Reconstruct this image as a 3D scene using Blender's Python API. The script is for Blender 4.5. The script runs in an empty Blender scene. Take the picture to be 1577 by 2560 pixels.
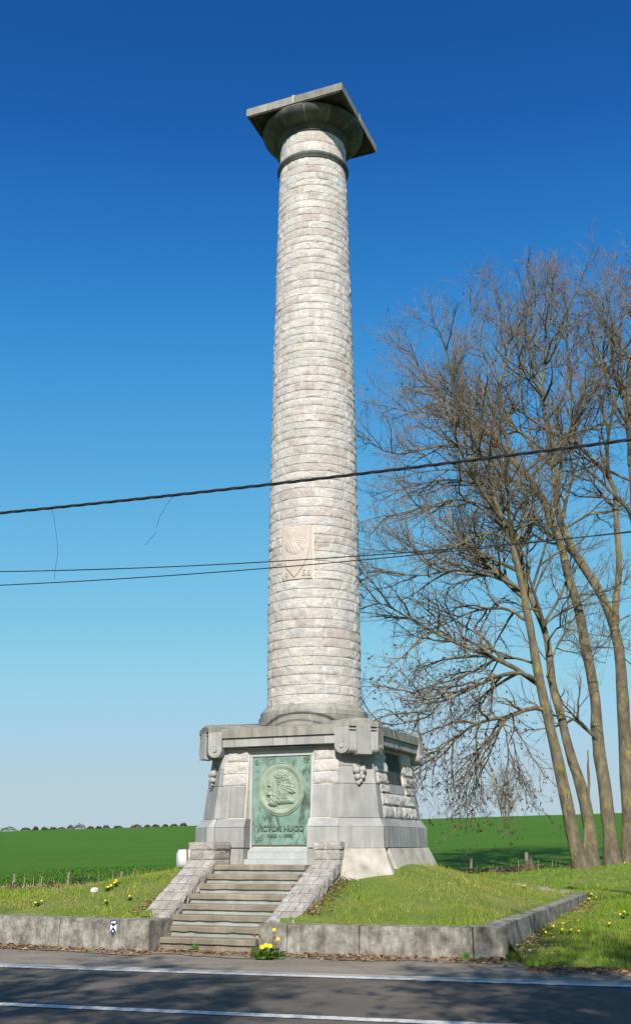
import bpy, bmesh, math, random
import numpy as np
from mathutils import Vector, Matrix, noise as mnoise

random.seed(7)
RNG = np.random.default_rng(7)
R_ = math.radians
scene = bpy.context.scene
COL = scene.collection

# ------------------------------------------------------------------ camera
F_PX, PITCH, ROLL, CAM_H = 2567.0, 0.313606, -0.002686, 1.65      # photo pixels (1577 x 2560)
PX, PY = 788.5, 1280.0
_c, _s = math.cos(PITCH), math.sin(PITCH)
_fw = np.array([0, _c, _s]); _up = np.array([0, -_s, _c]); _rt = np.array([1.0, 0, 0])
_cr, _sr = math.cos(ROLL), math.sin(ROLL)
_rt, _up = _rt * _cr + _up * _sr, _up * _cr - _rt * _sr
cam_d = bpy.data.cameras.new('camera')
cam = bpy.data.objects.new('camera', cam_d); COL.objects.link(cam)
cam_d.sensor_fit = 'VERTICAL'; cam_d.sensor_height = 36.0; cam_d.lens = F_PX / 2560.0 * 36.0
cam_d.clip_start = 0.1; cam_d.clip_end = 3000
m = Matrix.Identity(4)
for i in range(3):
    m[i][0] = _rt[i]; m[i][1] = _up[i]; m[i][2] = -_fw[i]
m[2][3] = CAM_H
cam.matrix_world = m
scene.camera = cam

# ------------------------------------------------------------------ sky, sun, exposure
SUN_AZ, SUN_EL = R_(-4.0), R_(38.0)          # azimuth to the right of straight behind the camera
SUN = Vector((math.sin(SUN_AZ) * math.cos(SUN_EL), -math.cos(SUN_AZ) * math.cos(SUN_EL), math.sin(SUN_EL)))
world = bpy.data.worlds.new('World'); scene.world = world; world.use_nodes = True
nt = world.node_tree; bg = nt.nodes['Background']
sky = nt.nodes.new('ShaderNodeTexSky'); sky.sky_type = 'NISHITA'; sky.sun_disc = False
sky.sun_elevation = SUN_EL; sky.sun_rotation = math.atan2(SUN.x, SUN.y)
sky.altitude = 0; sky.air_density = 1.0; sky.dust_density = 0.3; sky.ozone_density = 1.0
EXPO = 0.6
# the photograph's deep, polarised-looking blue: one tone curve per channel over the whole sky
sep = nt.nodes.new('ShaderNodeSeparateColor'); com = nt.nodes.new('ShaderNodeCombineColor'); nt.links.new(sky.outputs[0], sep.inputs[0])
def sky_curve(sock, pts, scale=10.0):
    mu = nt.nodes.new('ShaderNodeMath'); mu.operation = 'MULTIPLY'; mu.inputs[1].default_value = 1 / scale; nt.links.new(sock, mu.inputs[0])
    fc = nt.nodes.new('ShaderNodeFloatCurve'); nt.links.new(mu.outputs[0], fc.inputs['Value']); cv = fc.mapping.curves[0]
    while len(cv.points) < len(pts): cv.points.new(.5, .5)
    for q, (a, b) in zip(cv.points, pts): q.location = (a / scale, b); q.handle_type = 'AUTO_CLAMPED'
    fc.mapping.update(); return fc.outputs[0]
skr = sky_curve(sep.outputs[0], [(0, 0), (.84, .0116), (1.06, .0222), (1.536, .0666), (2.976, .202), (4.88, .352), (8.26, .470), (10, .48)])
skg = sky_curve(sep.outputs[1], [(0, 0), (1.366, .0976), (1.717, .171), (2.485, .323), (4.542, .539), (6.782, .634), (9.0, .624), (10, .624)])
skb = sky_curve(sep.outputs[2], [(0, 0), (2.409, .352), (2.976, .515), (4.114, .686), (6.507, .785), (10, .81)])
skd = sky_curve(sep.outputs[0], [(0, 1), (4.6, 1), (8.0, .89), (10, .88)])
mb_ = nt.nodes.new('ShaderNodeMath'); mb_.operation = 'MULTIPLY'; nt.links.new(skb, mb_.inputs[0]); nt.links.new(skd, mb_.inputs[1])
for k_, s_ in enumerate((skr, skg, mb_.outputs[0])): nt.links.new(s_, com.inputs[k_])
sc10 = nt.nodes.new('ShaderNodeVectorMath'); sc10.operation = 'SCALE'; sc10.inputs['Scale'].default_value = 10.0 / 2 ** EXPO
nt.links.new(com.outputs[0], sc10.inputs[0]); nt.links.new(sc10.outputs[0], bg.inputs[0]); bg.inputs[1].default_value = 0.10
sl = bpy.data.lights.new('sun', 'SUN'); sl.energy = 4.6; sl.angle = R_(0.53); sl.color = (1.0, 0.955, 0.88)
so = bpy.data.objects.new('sun', sl); COL.objects.link(so)
so.rotation_euler = (-SUN).to_track_quat('-Z', 'Y').to_euler(); so.location = (8, -20, 40)
scene.view_settings.view_transform = 'Standard'; scene.view_settings.look = 'None'
scene.view_settings.exposure = EXPO; scene.view_settings.gamma = 1.0
scene.render.engine = 'CYCLES'

# ------------------------------------------------------------------ pixel helpers (photo pixel -> point at a known depth / height)
O_ = np.array([0, 0, CAM_H])
def ray(x, y):
    d = _fw + _rt * (x - PX) / F_PX - _up * (y - PY) / F_PX
    return d / np.linalg.norm(d)
def at_depth(x, y, Y):
    d = ray(x, y); return O_ + d * (Y / d[1])
def at_z(x, y, z):
    d = ray(x, y); return O_ + d * ((z - CAM_H) / d[2])

# ------------------------------------------------------------------ mesh helpers
class MB:
    def __init__(s): s.v = []; s.f = []
    def add(s, vs, fs):
        o = len(s.v); s.v += [tuple(map(float, p)) for p in vs]; s.f += [tuple(o + i for i in f) for f in fs]; return s
    def prism(s, poly0, z0, poly1, z1):
        n = len(poly0)
        vs = [(p[0], p[1], z0) for p in poly0] + [(p[0], p[1], z1) for p in poly1]
        fs = [tuple(range(n))[::-1], tuple(range(n, 2 * n))] + [(i, (i + 1) % n, n + (i + 1) % n, n + i) for i in range(n)]
        return s.add(vs, fs)
    def hexa(s, b, t):           # two rings of 4 points
        return s.add(list(b) + list(t), [(3, 2, 1, 0), (4, 5, 6, 7), (0, 1, 5, 4), (1, 2, 6, 5), (2, 3, 7, 6), (3, 0, 4, 7)])
    def box(s, x0, x1, y0, y1, z0, z1):
        return s.hexa([(x0, y0, z0), (x1, y0, z0), (x1, y1, z0), (x0, y1, z0)], [(x0, y0, z1), (x1, y0, z1), (x1, y1, z1), (x0, y1, z1)])
    def lathe(s, prof, n, a0=0.0, a1=2 * math.pi):
        full = abs(a1 - a0 - 2 * math.pi) < 1e-6
        k = n if full else n + 1; L = len(prof); vs = []
        for i in range(k):
            a = a0 + (a1 - a0) * i / n
            vs += [(r * math.sin(a), -r * math.cos(a), z) for r, z in prof]
        fs = []
        for i in range(n):
            j = (i + 1) % k
            for q in range(L - 1):
                fs.append((i * L + q, j * L + q, j * L + q + 1, i * L + q + 1))
        if not full:
            fs.append(tuple(range(L))[::-1]); fs.append(tuple((k - 1) * L + q for q in range(L)))
        return s.add(vs, fs)
    def tube(s, pts, rads, sides=6):
        pts = [np.array(p, float) for p in pts]; n = len(pts); vs = []
        for i, p in enumerate(pts):
            t = pts[min(i + 1, n - 1)] - pts[max(i - 1, 0)]; t /= (np.linalg.norm(t) + 1e-9)
            ref = np.array([0, 0, 1.0]) if abs(t[2]) < 0.9 else np.array([1.0, 0, 0])
            a = np.cross(t, ref); a /= np.linalg.norm(a); b = np.cross(t, a)
            r = rads[i] if hasattr(rads, '__len__') else rads
            for k in range(sides):
                q = 2 * math.pi * k / sides; vs.append(p + r * (math.cos(q) * a + math.sin(q) * b))
        fs = []
        for i in range(n - 1):
            for k in range(sides):
                j = (k + 1) % sides
                fs.append((i * sides + k, i * sides + j, (i + 1) * sides + j, (i + 1) * sides + k))
        fs.append(tuple(range(sides))); fs.append(tuple((n - 1) * sides + k for k in range(sides))[::-1])
        return s.add(vs, fs)
    def ball(s, c, r, nu=10, nv=7, sq=(1, 1, 1), bump=0.0, seed=0):
        vs = []; fs = []
        for j in range(nv + 1):
            th = math.pi * j / nv
            for i in range(nu):
                ph = 2 * math.pi * i / nu
                d = Vector((math.sin(th) * math.cos(ph), math.sin(th) * math.sin(ph), math.cos(th)))
                k = r * (1 + bump * mnoise.noise(d * 2.3 + Vector((seed, seed * 1.7, 0))))
                vs.append((c[0] + k * d.x * sq[0], c[1] + k * d.y * sq[1], c[2] + k * d.z * sq[2]))
        for j in range(nv):
            for i in range(nu):
                i2 = (i + 1) % nu; fs.append((j * nu + i, (j + 1) * nu + i, (j + 1) * nu + i2, j * nu + i2))
        return s.add(vs, fs)

def face_block(mb, P, N, depth, nx=3, ny=3, rough=0.0, bulge=0.0, edge=0.006, seed=0.0, freq=9.0):
    """A stone whose front is the surface P(s,t) (s right, t up seen from outside) with outward normal N(s,t)."""
    if rough > 0:
        ss = [0, .06] + [.06 + .88 * i / (nx - 2) for i in range(1, nx - 2)] + [.94, 1] if nx > 3 else [0, .1, .9, 1]
        tt = [0, .14] + [.14 + .72 * i / (ny - 2) for i in range(1, ny - 2)] + [.86, 1] if ny > 3 else [0, .2, .8, 1]
    else:
        ss = [0, edge * 2, 1 - edge * 2, 1]; tt = [0, edge * 3, 1 - edge * 3, 1]
    a, b = len(ss), len(tt); vs = []
    for j, t in enumerate(tt):
        for i, q in enumerate(ss):
            p = np.array(P(q, t), float); n = np.array(N(q, t), float)
            rim = i in (0, a - 1) or j in (0, b - 1)
            if rough > 0:
                h = (0.004 if rim else bulge) + rough * mnoise.noise(Vector(p * freq) + Vector((seed, 0, 0))) * (.35 if rim else 1)
                h += 0 if rim else .5 * rough * mnoise.noise(Vector(p * freq * 2.4) + Vector((0, seed, 3)))
            else:
                h = -0.006 if rim else 0.0
            vs.append(p + n * h)
    back = len(vs)
    ring = [(i, 0) for i in range(a)] + [(a - 1, j) for j in range(1, b)] + [(i, b - 1) for i in range(a - 2, -1, -1)] + [(0, j) for j in range(b - 2, 0, -1)]
    for (i, j) in ring:
        p = np.array(P(ss[i], tt[j]), float); vs.append(p - np.array(N(ss[i], tt[j]), float) * depth)
    fs = [(j * a + i, j * a + i + 1, (j + 1) * a + i + 1, (j + 1) * a + i) for j in range(b - 1) for i in range(a - 1)]
    L = len(ring)
    for k in range(L):
        k2 = (k + 1) % L
        (i, j), (i2, j2) = ring[k], ring[k2]
        fs.append((j2 * a + i2, j * a + i, back + k, back + k2))
    mb.add(vs, fs); return mb

def mesh_from(name, v, f, mat=None, smooth=False):
    me = bpy.data.meshes.new(name); me.from_pydata(v, [], f); me.update()
    if mat: me.materials.append(mat)
    if smooth: me.polygons.foreach_set('use_smooth', [True] * len(me.polygons))
    return me
def obj(name, mb, mat, parent=None, smooth=False, fix=True, angle=None):
    me = mesh_from(name, mb.v, mb.f, mat, smooth)
    if fix:
        bm = bmesh.new(); bm.from_mesh(me); bmesh.ops.recalc_face_normals(bm, faces=bm.faces); bm.to_mesh(me); bm.free()
    if angle is not None:
        me.polygons.foreach_set('use_smooth', [True] * len(me.polygons)); me.set_sharp_from_angle(angle=R_(angle))
    o = bpy.data.objects.new(name, me); COL.objects.link(o)
    if parent: o.parent = parent
    return o
def empty(name, loc, rz=0.0):
    o = bpy.data.objects.new(name, None); COL.objects.link(o); o.location = loc; o.rotation_euler = (0, 0, rz); o.empty_display_size = .3
    return o
def tag(o, label=None, cat=None, group=None, kind=None):
    if label: o['label'] = label
    if cat: o['category'] = cat
    if group: o['group'] = group
    if kind: o['kind'] = kind
    return o
def raw_mesh(name, verts, faces, mat, cols=None, smooth=False):
    """numpy verts (n,3), faces (m,k) -> mesh (fast), optional per-vertex colours."""
    verts = np.asarray(verts, np.float32); faces = np.asarray(faces, np.int32)
    me = bpy.data.meshes.new(name); me.vertices.add(len(verts)); me.vertices.foreach_set('co', verts.ravel())
    k = faces.shape[1]; me.loops.add(faces.size); me.loops.foreach_set('vertex_index', faces.ravel())
    me.polygons.add(len(faces)); me.polygons.foreach_set('loop_start', np.arange(0, faces.size, k, dtype=np.int32))
    me.polygons.foreach_set('loop_total', np.full(len(faces), k, np.int32))
    if smooth: me.polygons.foreach_set('use_smooth', np.ones(len(faces), bool))
    me.update(calc_edges=True)
    if cols is not None:
        a = me.color_attributes.new('Col', 'FLOAT_COLOR', 'POINT')
        c4 = np.ones((len(verts), 4), np.float32); c4[:, :3] = cols; a.data.foreach_set('color', c4.ravel())
    me.materials.append(mat); return me
def link_mesh(name, me, parent=None):
    o = bpy.data.objects.new(name, me); COL.objects.link(o)
    if parent: o.parent = parent
    return o

# ------------------------------------------------------------------ materials
class NT:
    def __init__(s, name):
        s.m = bpy.data.materials.new(name); s.m.use_nodes = True; s.t = s.m.node_tree; s.n = s.t.nodes; s.l = s.t.links
        s.b = s.n['Principled BSDF']; s.b.inputs['Specular IOR Level'].default_value = 0.25
        s.co = s.n.new('ShaderNodeTexCoord').outputs['Object']
    def noise(s, scale, detail=4, rough=.55, vec=None, stretch=None, dist=0.0):
        n = s.n.new('ShaderNodeTexNoise'); n.inputs['Scale'].default_value = scale; n.inputs['Detail'].default_value = detail
        n.inputs['Roughness'].default_value = rough; n.inputs['Distortion'].default_value = dist
        v = vec or s.co
        if stretch:
            mp = s.n.new('ShaderNodeMapping'); mp.inputs['Scale'].default_value = stretch; s.l.new(v, mp.inputs[0]); v = mp.outputs[0]
        s.l.new(v, n.inputs['Vector']); return n.outputs['Fac']
    def ramp(s, fac, stops):
        r = s.n.new('ShaderNodeValToRGB'); s.l.new(fac, r.inputs[0]); e = r.color_ramp.elements
        while len(e) < len(stops): e.new(.5)
        for k, (p, c) in enumerate(stops):
            e[k].position = p; e[k].color = (c, c, c, 1) if isinstance(c, (int, float)) else (*c, 1)
        return r.outputs[0]
    def mix(s, a, b, fac, mode='MIX'):
        n = s.n.new('ShaderNodeMix'); n.data_type = 'RGBA'; n.blend_type = mode
        for sock, val in ((n.inputs[6], a), (n.inputs[7], b), (n.inputs[0], fac)):
            if hasattr(val, 'links'): s.l.new(val, sock)
            else: sock.default_value = (*val, 1) if isinstance(val, tuple) else val
        return n.outputs[2]
    def rnd(s): return s.n.new('ShaderNodeObjectInfo').outputs['Random']
    def attr(s, name='Col'):
        a = s.n.new('ShaderNodeAttribute'); a.attribute_name = name; return a.outputs['Color']
    def color(s, c): s.l.new(c, s.b.inputs['Base Color']) if hasattr(c, 'links') else setattr(s.b.inputs['Base Color'], 'default_value', (*c, 1)); return s
    def rough(s, r):
        if hasattr(r, 'links'): s.l.new(r, s.b.inputs['Roughness'])
        else: s.b.inputs['Roughness'].default_value = r
        return s
    def bump(s, h, strength=.4, dist=.02):
        b = s.n.new('ShaderNodeBump'); b.inputs['Strength'].default_value = strength; b.inputs['Distance'].default_value = dist
        s.l.new(h, b.inputs['Height']); s.l.new(b.outputs[0], s.b.inputs['Normal']); return s
    def normal_z(s):
        g = s.n.new('ShaderNodeNewGeometry'); x = s.n.new('ShaderNodeSeparateXYZ'); s.l.new(g.outputs['Normal'], x.inputs[0]); return x.outputs['Z']

def bluestone(name, base, lo, streak=.5, rnd=.25, white=.35, rough=.75):
    n = NT(name)
    c = n.ramp(n.noise(2.6, 6, .6), [(.3, lo), (.7, base)])
    st = n.ramp(n.noise(1.5, 6, .65, stretch=(5, 5, .45)), [(.42, 0.0), (.72, 1.0)])
    c = n.mix(c, tuple(x * .5 for x in lo), n.ramp(n.mix((0, 0, 0), st, streak), [(0, 0.0), (1, 1.0)]))
    wf = n.ramp(n.noise(2.2, 7, .7, stretch=(3, 3, .7), dist=.6), [(.58, 0.0), (.75, 1.0)])
    c = n.mix(c, (.62, .61, .58), n.mix((0, 0, 0), wf, white))
    v = n.ramp(n.rnd(), [(0, 1 - rnd), (1, 1 + rnd * .35)])
    c = n.mix(c, v, 1.0, 'MULTIPLY')
    sp = n.ramp(n.noise(120, 3, .6), [(.3, .86), (.7, 1.08)]); c = n.mix(c, sp, 1.0, 'MULTIPLY')
    n.color(c).rough(rough)
    n.bump(n.mix(n.noise(90, 4, .7), n.noise(9, 5, .6), .5), .25, .012); return n.m

def roughstone(name, tints, speck=.3, white=.5, lich=0.0):
    n = NT(name)
    rn = n.rnd()
    c = n.ramp(rn, [(i / (len(tints) - 1), t) for i, t in enumerate(tints)])
    blot = n.ramp(n.noise(3.2, 6, .65), [(.32, .82), (.68, 1.12)]); c = n.mix(c, blot, 1.0, 'MULTIPLY')
    sp = n.ramp(n.noise(55, 5, .75), [(.34, 1 - speck), (.52, 1.0), (.7, 1.1)]); c = n.mix(c, sp, 1.0, 'MULTIPLY')
    pk = n.ramp(n.noise(7, 4, .6), [(.54, 0.0), (.76, .45)]); c = n.mix(c, (.55, .45, .39), pk)
    wf = n.ramp(n.noise(1.3, 7, .7, stretch=(2.6, 2.6, .8), dist=.8), [(.54, 0.0), (.63, 1.0)])
    c = n.mix(c, (.78, .75, .72), n.mix((0, 0, 0), wf, white))
    dk = n.ramp(n.noise(16, 6, .75), [(.62, 0.0), (.76, .55)]); c = n.mix(c, (.13, .125, .115), dk)
    if lich: c = n.mix(c, (.28, .25, .13), n.mix((0, 0, 0), n.ramp(n.noise(5, 6, .7), [(.55, 0.0), (.7, 1.0)]), lich))
    n.color(c).rough(.85)
    n.bump(n.mix(n.noise(13, 8, .75), n.noise(48, 5, .75), .3), 1.0, .09); return n.m

def simple_soot_shade():  # sooty stone, with the shade under the abacus put into its colour
    n = NT('sooty_shaded_soffit_stone'); n.color(n.ramp(n.noise(4, 6, .6), [(.3, (.022, .022, .02)), (.7, (.06, .058, .052))])).rough(.95); n.bump(n.noise(40, 5, .6), .3, .01); return n.m
M = {}
M['blue'] = bluestone('bluestone', (.395, .38, .362), (.28, .27, .255), .4, .26, .45)
M['blue_dirty'] = bluestone('weathered_bluestone', (.345, .32, .28), (.20, .185, .155), .55, .2, .3)
def kerbstone():
    n = NT('retaining_bluestone')
    c = n.ramp(n.noise(4.2, 8, .72, stretch=(1.1, 1.1, 1)), [(.33, (.10, .088, .068)), (.46, (.19, .17, .138)), (.58, (.30, .28, .238)), (.72, (.40, .38, .34))])
    st = n.ramp(n.noise(3.4, 6, .7, stretch=(3, 3, .35)), [(.42, 1.0), (.62, .62)]); c = n.mix(c, st, .75, 'MULTIPLY')
    c = n.mix(c, n.ramp(n.noise(90, 4, .7), [(.3, .78), (.7, 1.15)]), 1.0, 'MULTIPLY')
    n.color(c).rough(.88); n.bump(n.mix(n.noise(60, 5, .7), n.noise(8, 6, .65), .5), .5, .02); return n.m
M['kerbstone'] = kerbstone()
M['dark_blue'] = bluestone('dark_capital_stone', (.125, .13, .118), (.05, .052, .048), .5, .3, .12)
M['soot_shade'] = simple_soot_shade()
M['sill'] = bluestone('pale_sill_stone', (.43, .44, .43), (.34, .35, .345), .2, .05, .4)
M['step'] = bluestone('step_stone', (.30, .255, .195), (.17, .142, .105), .45, .18, .2)
M['riser'] = bluestone('greenish_riser_stone', (.34, .35, .31), (.24, .25, .21), .3, .1, .3)
M['shaft'] = roughstone('rock_faced_limestone', [(.64, .585, .545), (.70, .635, .59), (.60, .56, .535), (.72, .66, .61), (.66, .59, .54), (.63, .585, .555), (.58, .485, .435), (.68, .62, .575)], .34, .5)
M['cheek'] = roughstone('pink_granite_rubble', [(.50, .45, .395), (.46, .435, .395), (.53, .47, .415), (.45, .395, .345)], .45, .35, .3)
def simple(name, stops, scale, rough=.85, bump=.4, bscale=None, dist=.02, detail=6, stretch=None):
    n = NT(name); f = n.noise(scale, detail, .6, stretch=stretch)
    n.color(n.ramp(f, stops)).rough(rough); n.bump(n.noise(bscale or scale * 4, 5, .65), bump, dist); return n.m
M['mortar'] = simple('cream_mortar', [(.3, (.48, .43, .35)), (.7, (.62, .56, .46))], 6, .95, .5, 40, .01)
M['plaster'] = simple('old_footing_render', [(.28, (.22, .195, .155)), (.45, (.36, .325, .27)), (.72, (.50, .455, .385))], 3.2, .9, .5, 22, .03)
M['panel'] = simple('carved_sandstone', [(.3, (.42, .35, .30)), (.55, (.47, .40, .345)), (.75, (.51, .445, .395))], 4, .9, .5, 25, .012)
def verdigris():
    n = NT('verdigris_bronze')
    c = n.ramp(n.noise(3.5, 7, .65), [(.3, (.095, .165, .13)), (.5, (.165, .26, .21)), (.7, (.23, .325, .275))])
    d = n.ramp(n.noise(2.3, 7, .72, stretch=(1.6, 1.6, .9), dist=1.2), [(.50, 0.0), (.64, .85)])
    c = n.mix(c, (.045, .06, .045), d)
    o = n.ramp(n.noise(2.2, 6, .6, stretch=(3.5, 3.5, .35)), [(.60, 0.0), (.78, .45)]); c = n.mix(c, (.27, .26, .18), o)
    n.color(c).rough(.6); n.bump(n.noise(35, 5, .6), .25, .008); return n.m
M['bronze'] = verdigris()
def medal():
    n = NT('pale_patina_bronze')
    c = n.ramp(n.noise(5, 6, .6), [(.3, (.17, .215, .155)), (.55, (.255, .305, .225)), (.75, (.31, .335, .265))])
    d = n.ramp(n.noise(4, 6, .7, stretch=(2, 2, 1)), [(.6, 0.0), (.75, .7)]); c = n.mix(c, (.10, .09, .05), d)
    n.color(c).rough(.55); n.bump(n.noise(30, 4, .6), .2, .006); return n.m
M['medal'] = medal()
M['letter'] = simple('dark_bronze_lettering', [(.3, (.05, .075, .058)), (.7, (.15, .21, .165))], 14, .6, .2)
def dark_plaque():
    n = NT('dark_bronze_inscription')
    n.color(n.ramp(n.noise(4, 6, .6), [(.3, (.035, .045, .035)), (.7, (.085, .10, .08))])).rough(.7)
    n.bump(n.noise(9, 5, .7, stretch=(1, 6, 6)), .5, .02); return n.m
M['dark_plaque'] = dark_plaque()
def asphalt(name, a, b, sc=260):
    n = NT(name); big = n.ramp(n.noise(.6, 5, .6), [(.3, .82), (.7, 1.12)])
    c = n.ramp(n.noise(sc, 3, .7), [(.3, a), (.7, b)]); c = n.mix(c, big, 1.0, 'MULTIPLY')
    tr = n.ramp(n.noise(1.2, 6, .7, stretch=(.6, 1.3, 1)), [(.38, .86), (.65, 1.1)]); c = n.mix(c, tr, 1.0, 'MULTIPLY')
    gr = n.ramp(n.noise(38, 8, .85), [(.34, .62), (.5, 1.0), (.68, 1.4)]); c = n.mix(c, gr, 1.0, 'MULTIPLY')
    v = n.n.new('ShaderNodeTexVoronoi'); v.feature = 'DISTANCE_TO_EDGE'; v.inputs['Scale'].default_value = .38; n.l.new(n.mix(n.co, n.noise(1.5, 4, .6), .06), v.inputs['Vector'])
    c = n.mix(c, n.ramp(v.outputs['Distance'], [(0.0, .45), (.006, 1.0)]), .6, 'MULTIPLY')
    n.color(c).rough(.9); n.bump(n.noise(sc * .6, 4, .7), .6, .012); return n.m
M['asphalt'] = asphalt('road_asphalt', (.070, .058, .046), (.168, .142, .114))
M['shoulder'] = asphalt('footway_asphalt', (.17, .144, .110), (.26, .222, .175), 180)
M['gutter'] = asphalt('gutter_concrete', (.28, .26, .225), (.42, .395, .35), 150)
def paint():
    n = NT('road_paint'); w = n.ramp(n.noise(11, 8, .8), [(.36, 0.0), (.54, 1.0)])
    n.color(n.mix((.20, .19, .175), (.60, .59, .565), w)).rough(.6); n.bump(n.noise(160, 3, .6), .3, .006); return n.m
M['paint'] = paint()
M['dirt'] = simple('dry_soil', [(.3, (.16, .12, .08)), (.7, (.30, .24, .175))], 7, .95, .7, 60, .02)
def leaf_mat(name, trans=.35, rough=.55):
    n = NT(name); c = n.attr(); n.color(c).rough(rough)
    tr = n.n.new('ShaderNodeBsdfTranslucent'); n.l.new(c, tr.inputs['Color'])
    mx = n.n.new('ShaderNodeMixShader'); mx.inputs[0].default_value = trans
    n.l.new(n.b.outputs[0], mx.inputs[1]); n.l.new(tr.outputs[0], mx.inputs[2]); n.l.new(mx.outputs[0], n.n['Material Output'].inputs[0]); return n.m
M['leaf'] = leaf_mat('leaf_blade')
M['dry'] = leaf_mat('dry_leaf', .15, .8)
def lawn():
    n = NT('lawn_turf')
    c = n.ramp(n.noise(1.1, 7, .65), [(.3, (.10, .155, .02)), (.5, (.15, .20, .035)), (.66, (.22, .225, .06)), (.8, (.28, .23, .11))])
    c = n.mix(c, n.ramp(n.noise(30, 5, .7), [(.3, .7), (.7, 1.25)]), 1.0, 'MULTIPLY')
    n.color(c).rough(.9); n.bump(n.noise(60, 5, .75), .9, .04); return n.m
M['lawn'] = lawn()
def field():
    n = NT('young_wheat_field')
    a = n.noise(.35, 6, .6, stretch=(.25, 1.3, 1)); c = n.ramp(a, [(.3, (.052, .130, .012)), (.55, (.063, .152, .014)), (.75, (.076, .168, .017))])
    f = n.ramp(n.noise(3.0, 6, .75, stretch=(1.2, .5, 1)), [(.3, .84), (.7, 1.12)]); c = n.mix(c, f, 1.0, 'MULTIPLY')
    g = n.ramp(n.noise(9, 6, .8), [(.3, .66), (.7, 1.28)]); c = n.mix(c, g, 1.0, 'MULTIPLY')
    rw_ = n.ramp(n.noise(.9, 5, .65, stretch=(.12, 1.6, 1)), [(.3, .84), (.7, 1.12)]); c = n.mix(c, rw_, 1.0, 'MULTIPLY')
    n.b.inputs['Specular IOR Level'].default_value = .08; n.color(c).rough(.9); n.bump(n.noise(10, 6, .75), .6, .12); return n.m
M['field'] = field()
def bark(name, a, b, lichen):
    n = NT(name); c = n.ramp(n.noise(7, 6, .65, stretch=(1, 1, .35)), [(.3, a), (.7, b)])
    l = n.ramp(n.noise(2.4, 7, .72), [(.52, 0.0), (.64, 1.0)]); c = n.mix(c, (.30, .255, .045), n.mix((0, 0, 0), l, lichen))
    bl = n.ramp(n.noise(3.2, 6, .7, stretch=(1, 1, .5)), [(.35, .55), (.65, 1.2)]); c = n.mix(c, bl, 1.0, 'MULTIPLY')
    n.color(c).rough(.92); n.bump(n.noise(14, 8, .75, stretch=(1, 1, .28)), 1.0, .06); return n.m
M['bark'] = bark('lichened_bark', (.10, .082, .056), (.23, .188, .125), .6)
M['limb'] = bark('branch_bark', (.07, .058, .038), (.20, .165, .105), .5)
M['twig'] = bark('twig_bark', (.165, .125, .088), (.31, .24, .172), .12)
M['wood'] = simple('weathered_post_wood', [(.3, (.14, .115, .085)), (.7, (.27, .225, .175))], 9, .9, .5, 30, .01, stretch=(3, 3, .4))
M['rust'] = simple('rusty_iron', [(.3, (.11, .045, .025)), (.7, (.22, .10, .055))], 30, .85, .4)
M['cable'] = simple('black_cable_sheath', [(.3, (.012, .012, .014)), (.7, (.03, .03, .035))], 30, .5, .2)
M['bluewire'] = simple('thin_blue_wire', [(.3, (.03, .06, .16)), (.7, (.05, .09, .22))], 30, .5, .1)
M['wire'] = simple('galvanised_wire', [(.3, (.16, .15, .14)), (.7, (.28, .27, .25))], 30, .6, .1)
M['tank'] = simple('white_plastic', [(.3, (.50, .52, .515)), (.7, (.64, .655, .65))], 3, .5, .1)
M['boulder'] = simple('pale_stone', [(.3, (.5, .48, .44)), (.7, (.72, .70, .66))], 6, .9, .6, 20, .02)
M['navy'] = simple('navy_print', [(.3, (.018, .03, .085)), (.7, (.025, .04, .10))], 20, .45, .05)
M['white'] = simple('white_print', [(.3, (.74, .75, .77)), (.7, (.80, .81, .82))], 20, .45, .05)
M['yellow'] = simple('dandelion_yellow', [(.3, (.80, .52, .01)), (.7, (.85, .62, .02))], 40, .7, .3)
M['steel'] = simple('painted_pole_steel', [(.3, (.30, .31, .31)), (.7, (.40, .41, .41))], 4, .5, .1)

# ------------------------------------------------------------------ terrain heights
def tps(pts):
    P = np.array(pts, float); n = len(P)
    d = np.hypot(P[:, None, 0] - P[None, :, 0], P[:, None, 1] - P[None, :, 1])
    K = np.where(d > 0, d * d * np.log(d + 1e-12), 0) + np.eye(n) * .6
    A = np.zeros((n + 3, n + 3)); A[:n, :n] = K; A[:n, n] = 1; A[:n, n + 1:] = P[:, :2]; A[n, :n] = 1; A[n + 1:, :n] = P[:, :2].T
    w = np.linalg.solve(A, np.r_[P[:, 2], 0, 0, 0])
    def f(x, y):
        x = np.asarray(x, float); y = np.asarray(y, float); r = np.zeros_like(x)
        for (a, b, _), k in zip(P, w[:n]):
            dd = np.hypot(x - a, y - b); r += k * np.where(dd > 0, dd * dd * np.log(dd + 1e-12), 0)
        return r + w[n] + w[n + 1] * x + w[n + 2] * y
    return f
TH = R_(-22.083); CX, CY = -0.04, 22.57
FDx, FDy = math.cos(TH), math.sin(TH); FNx, FNy = math.sin(TH), -math.cos(TH)
def uw(u, w): return (CX + u * FDx + w * FNx, CY + u * FDy + w * FNy)
def field_z(x, y): return .55 + .0254 * (y - 36) + .026 * x
BACK = 37.5
shared = [(x, BACK + 1.5, field_z(x, BACK + 1.5) - .10) for x in (-40, -20, -10, 0, 5, 10, 20, 40)] + \
         [(x, 36, field_z(x, 36) - .04) for x in (-20, -10, -4, 2, 6, 12, 20)] + \
         [(7.4, 30.3, .97), (8.7, 32, 1.03), (9.5, 32.6, 1.05), (11, 33, 1.10), (14, 31, 1.1), (20, 31, 1.1), (40, 30, 1.0), (10, 28.5, .93)]
ring = [(*uw(2.75 * math.sin(a), 2.75 * math.cos(a)), 1.17) for a in np.linspace(0.9, 5.4, 9)]
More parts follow.
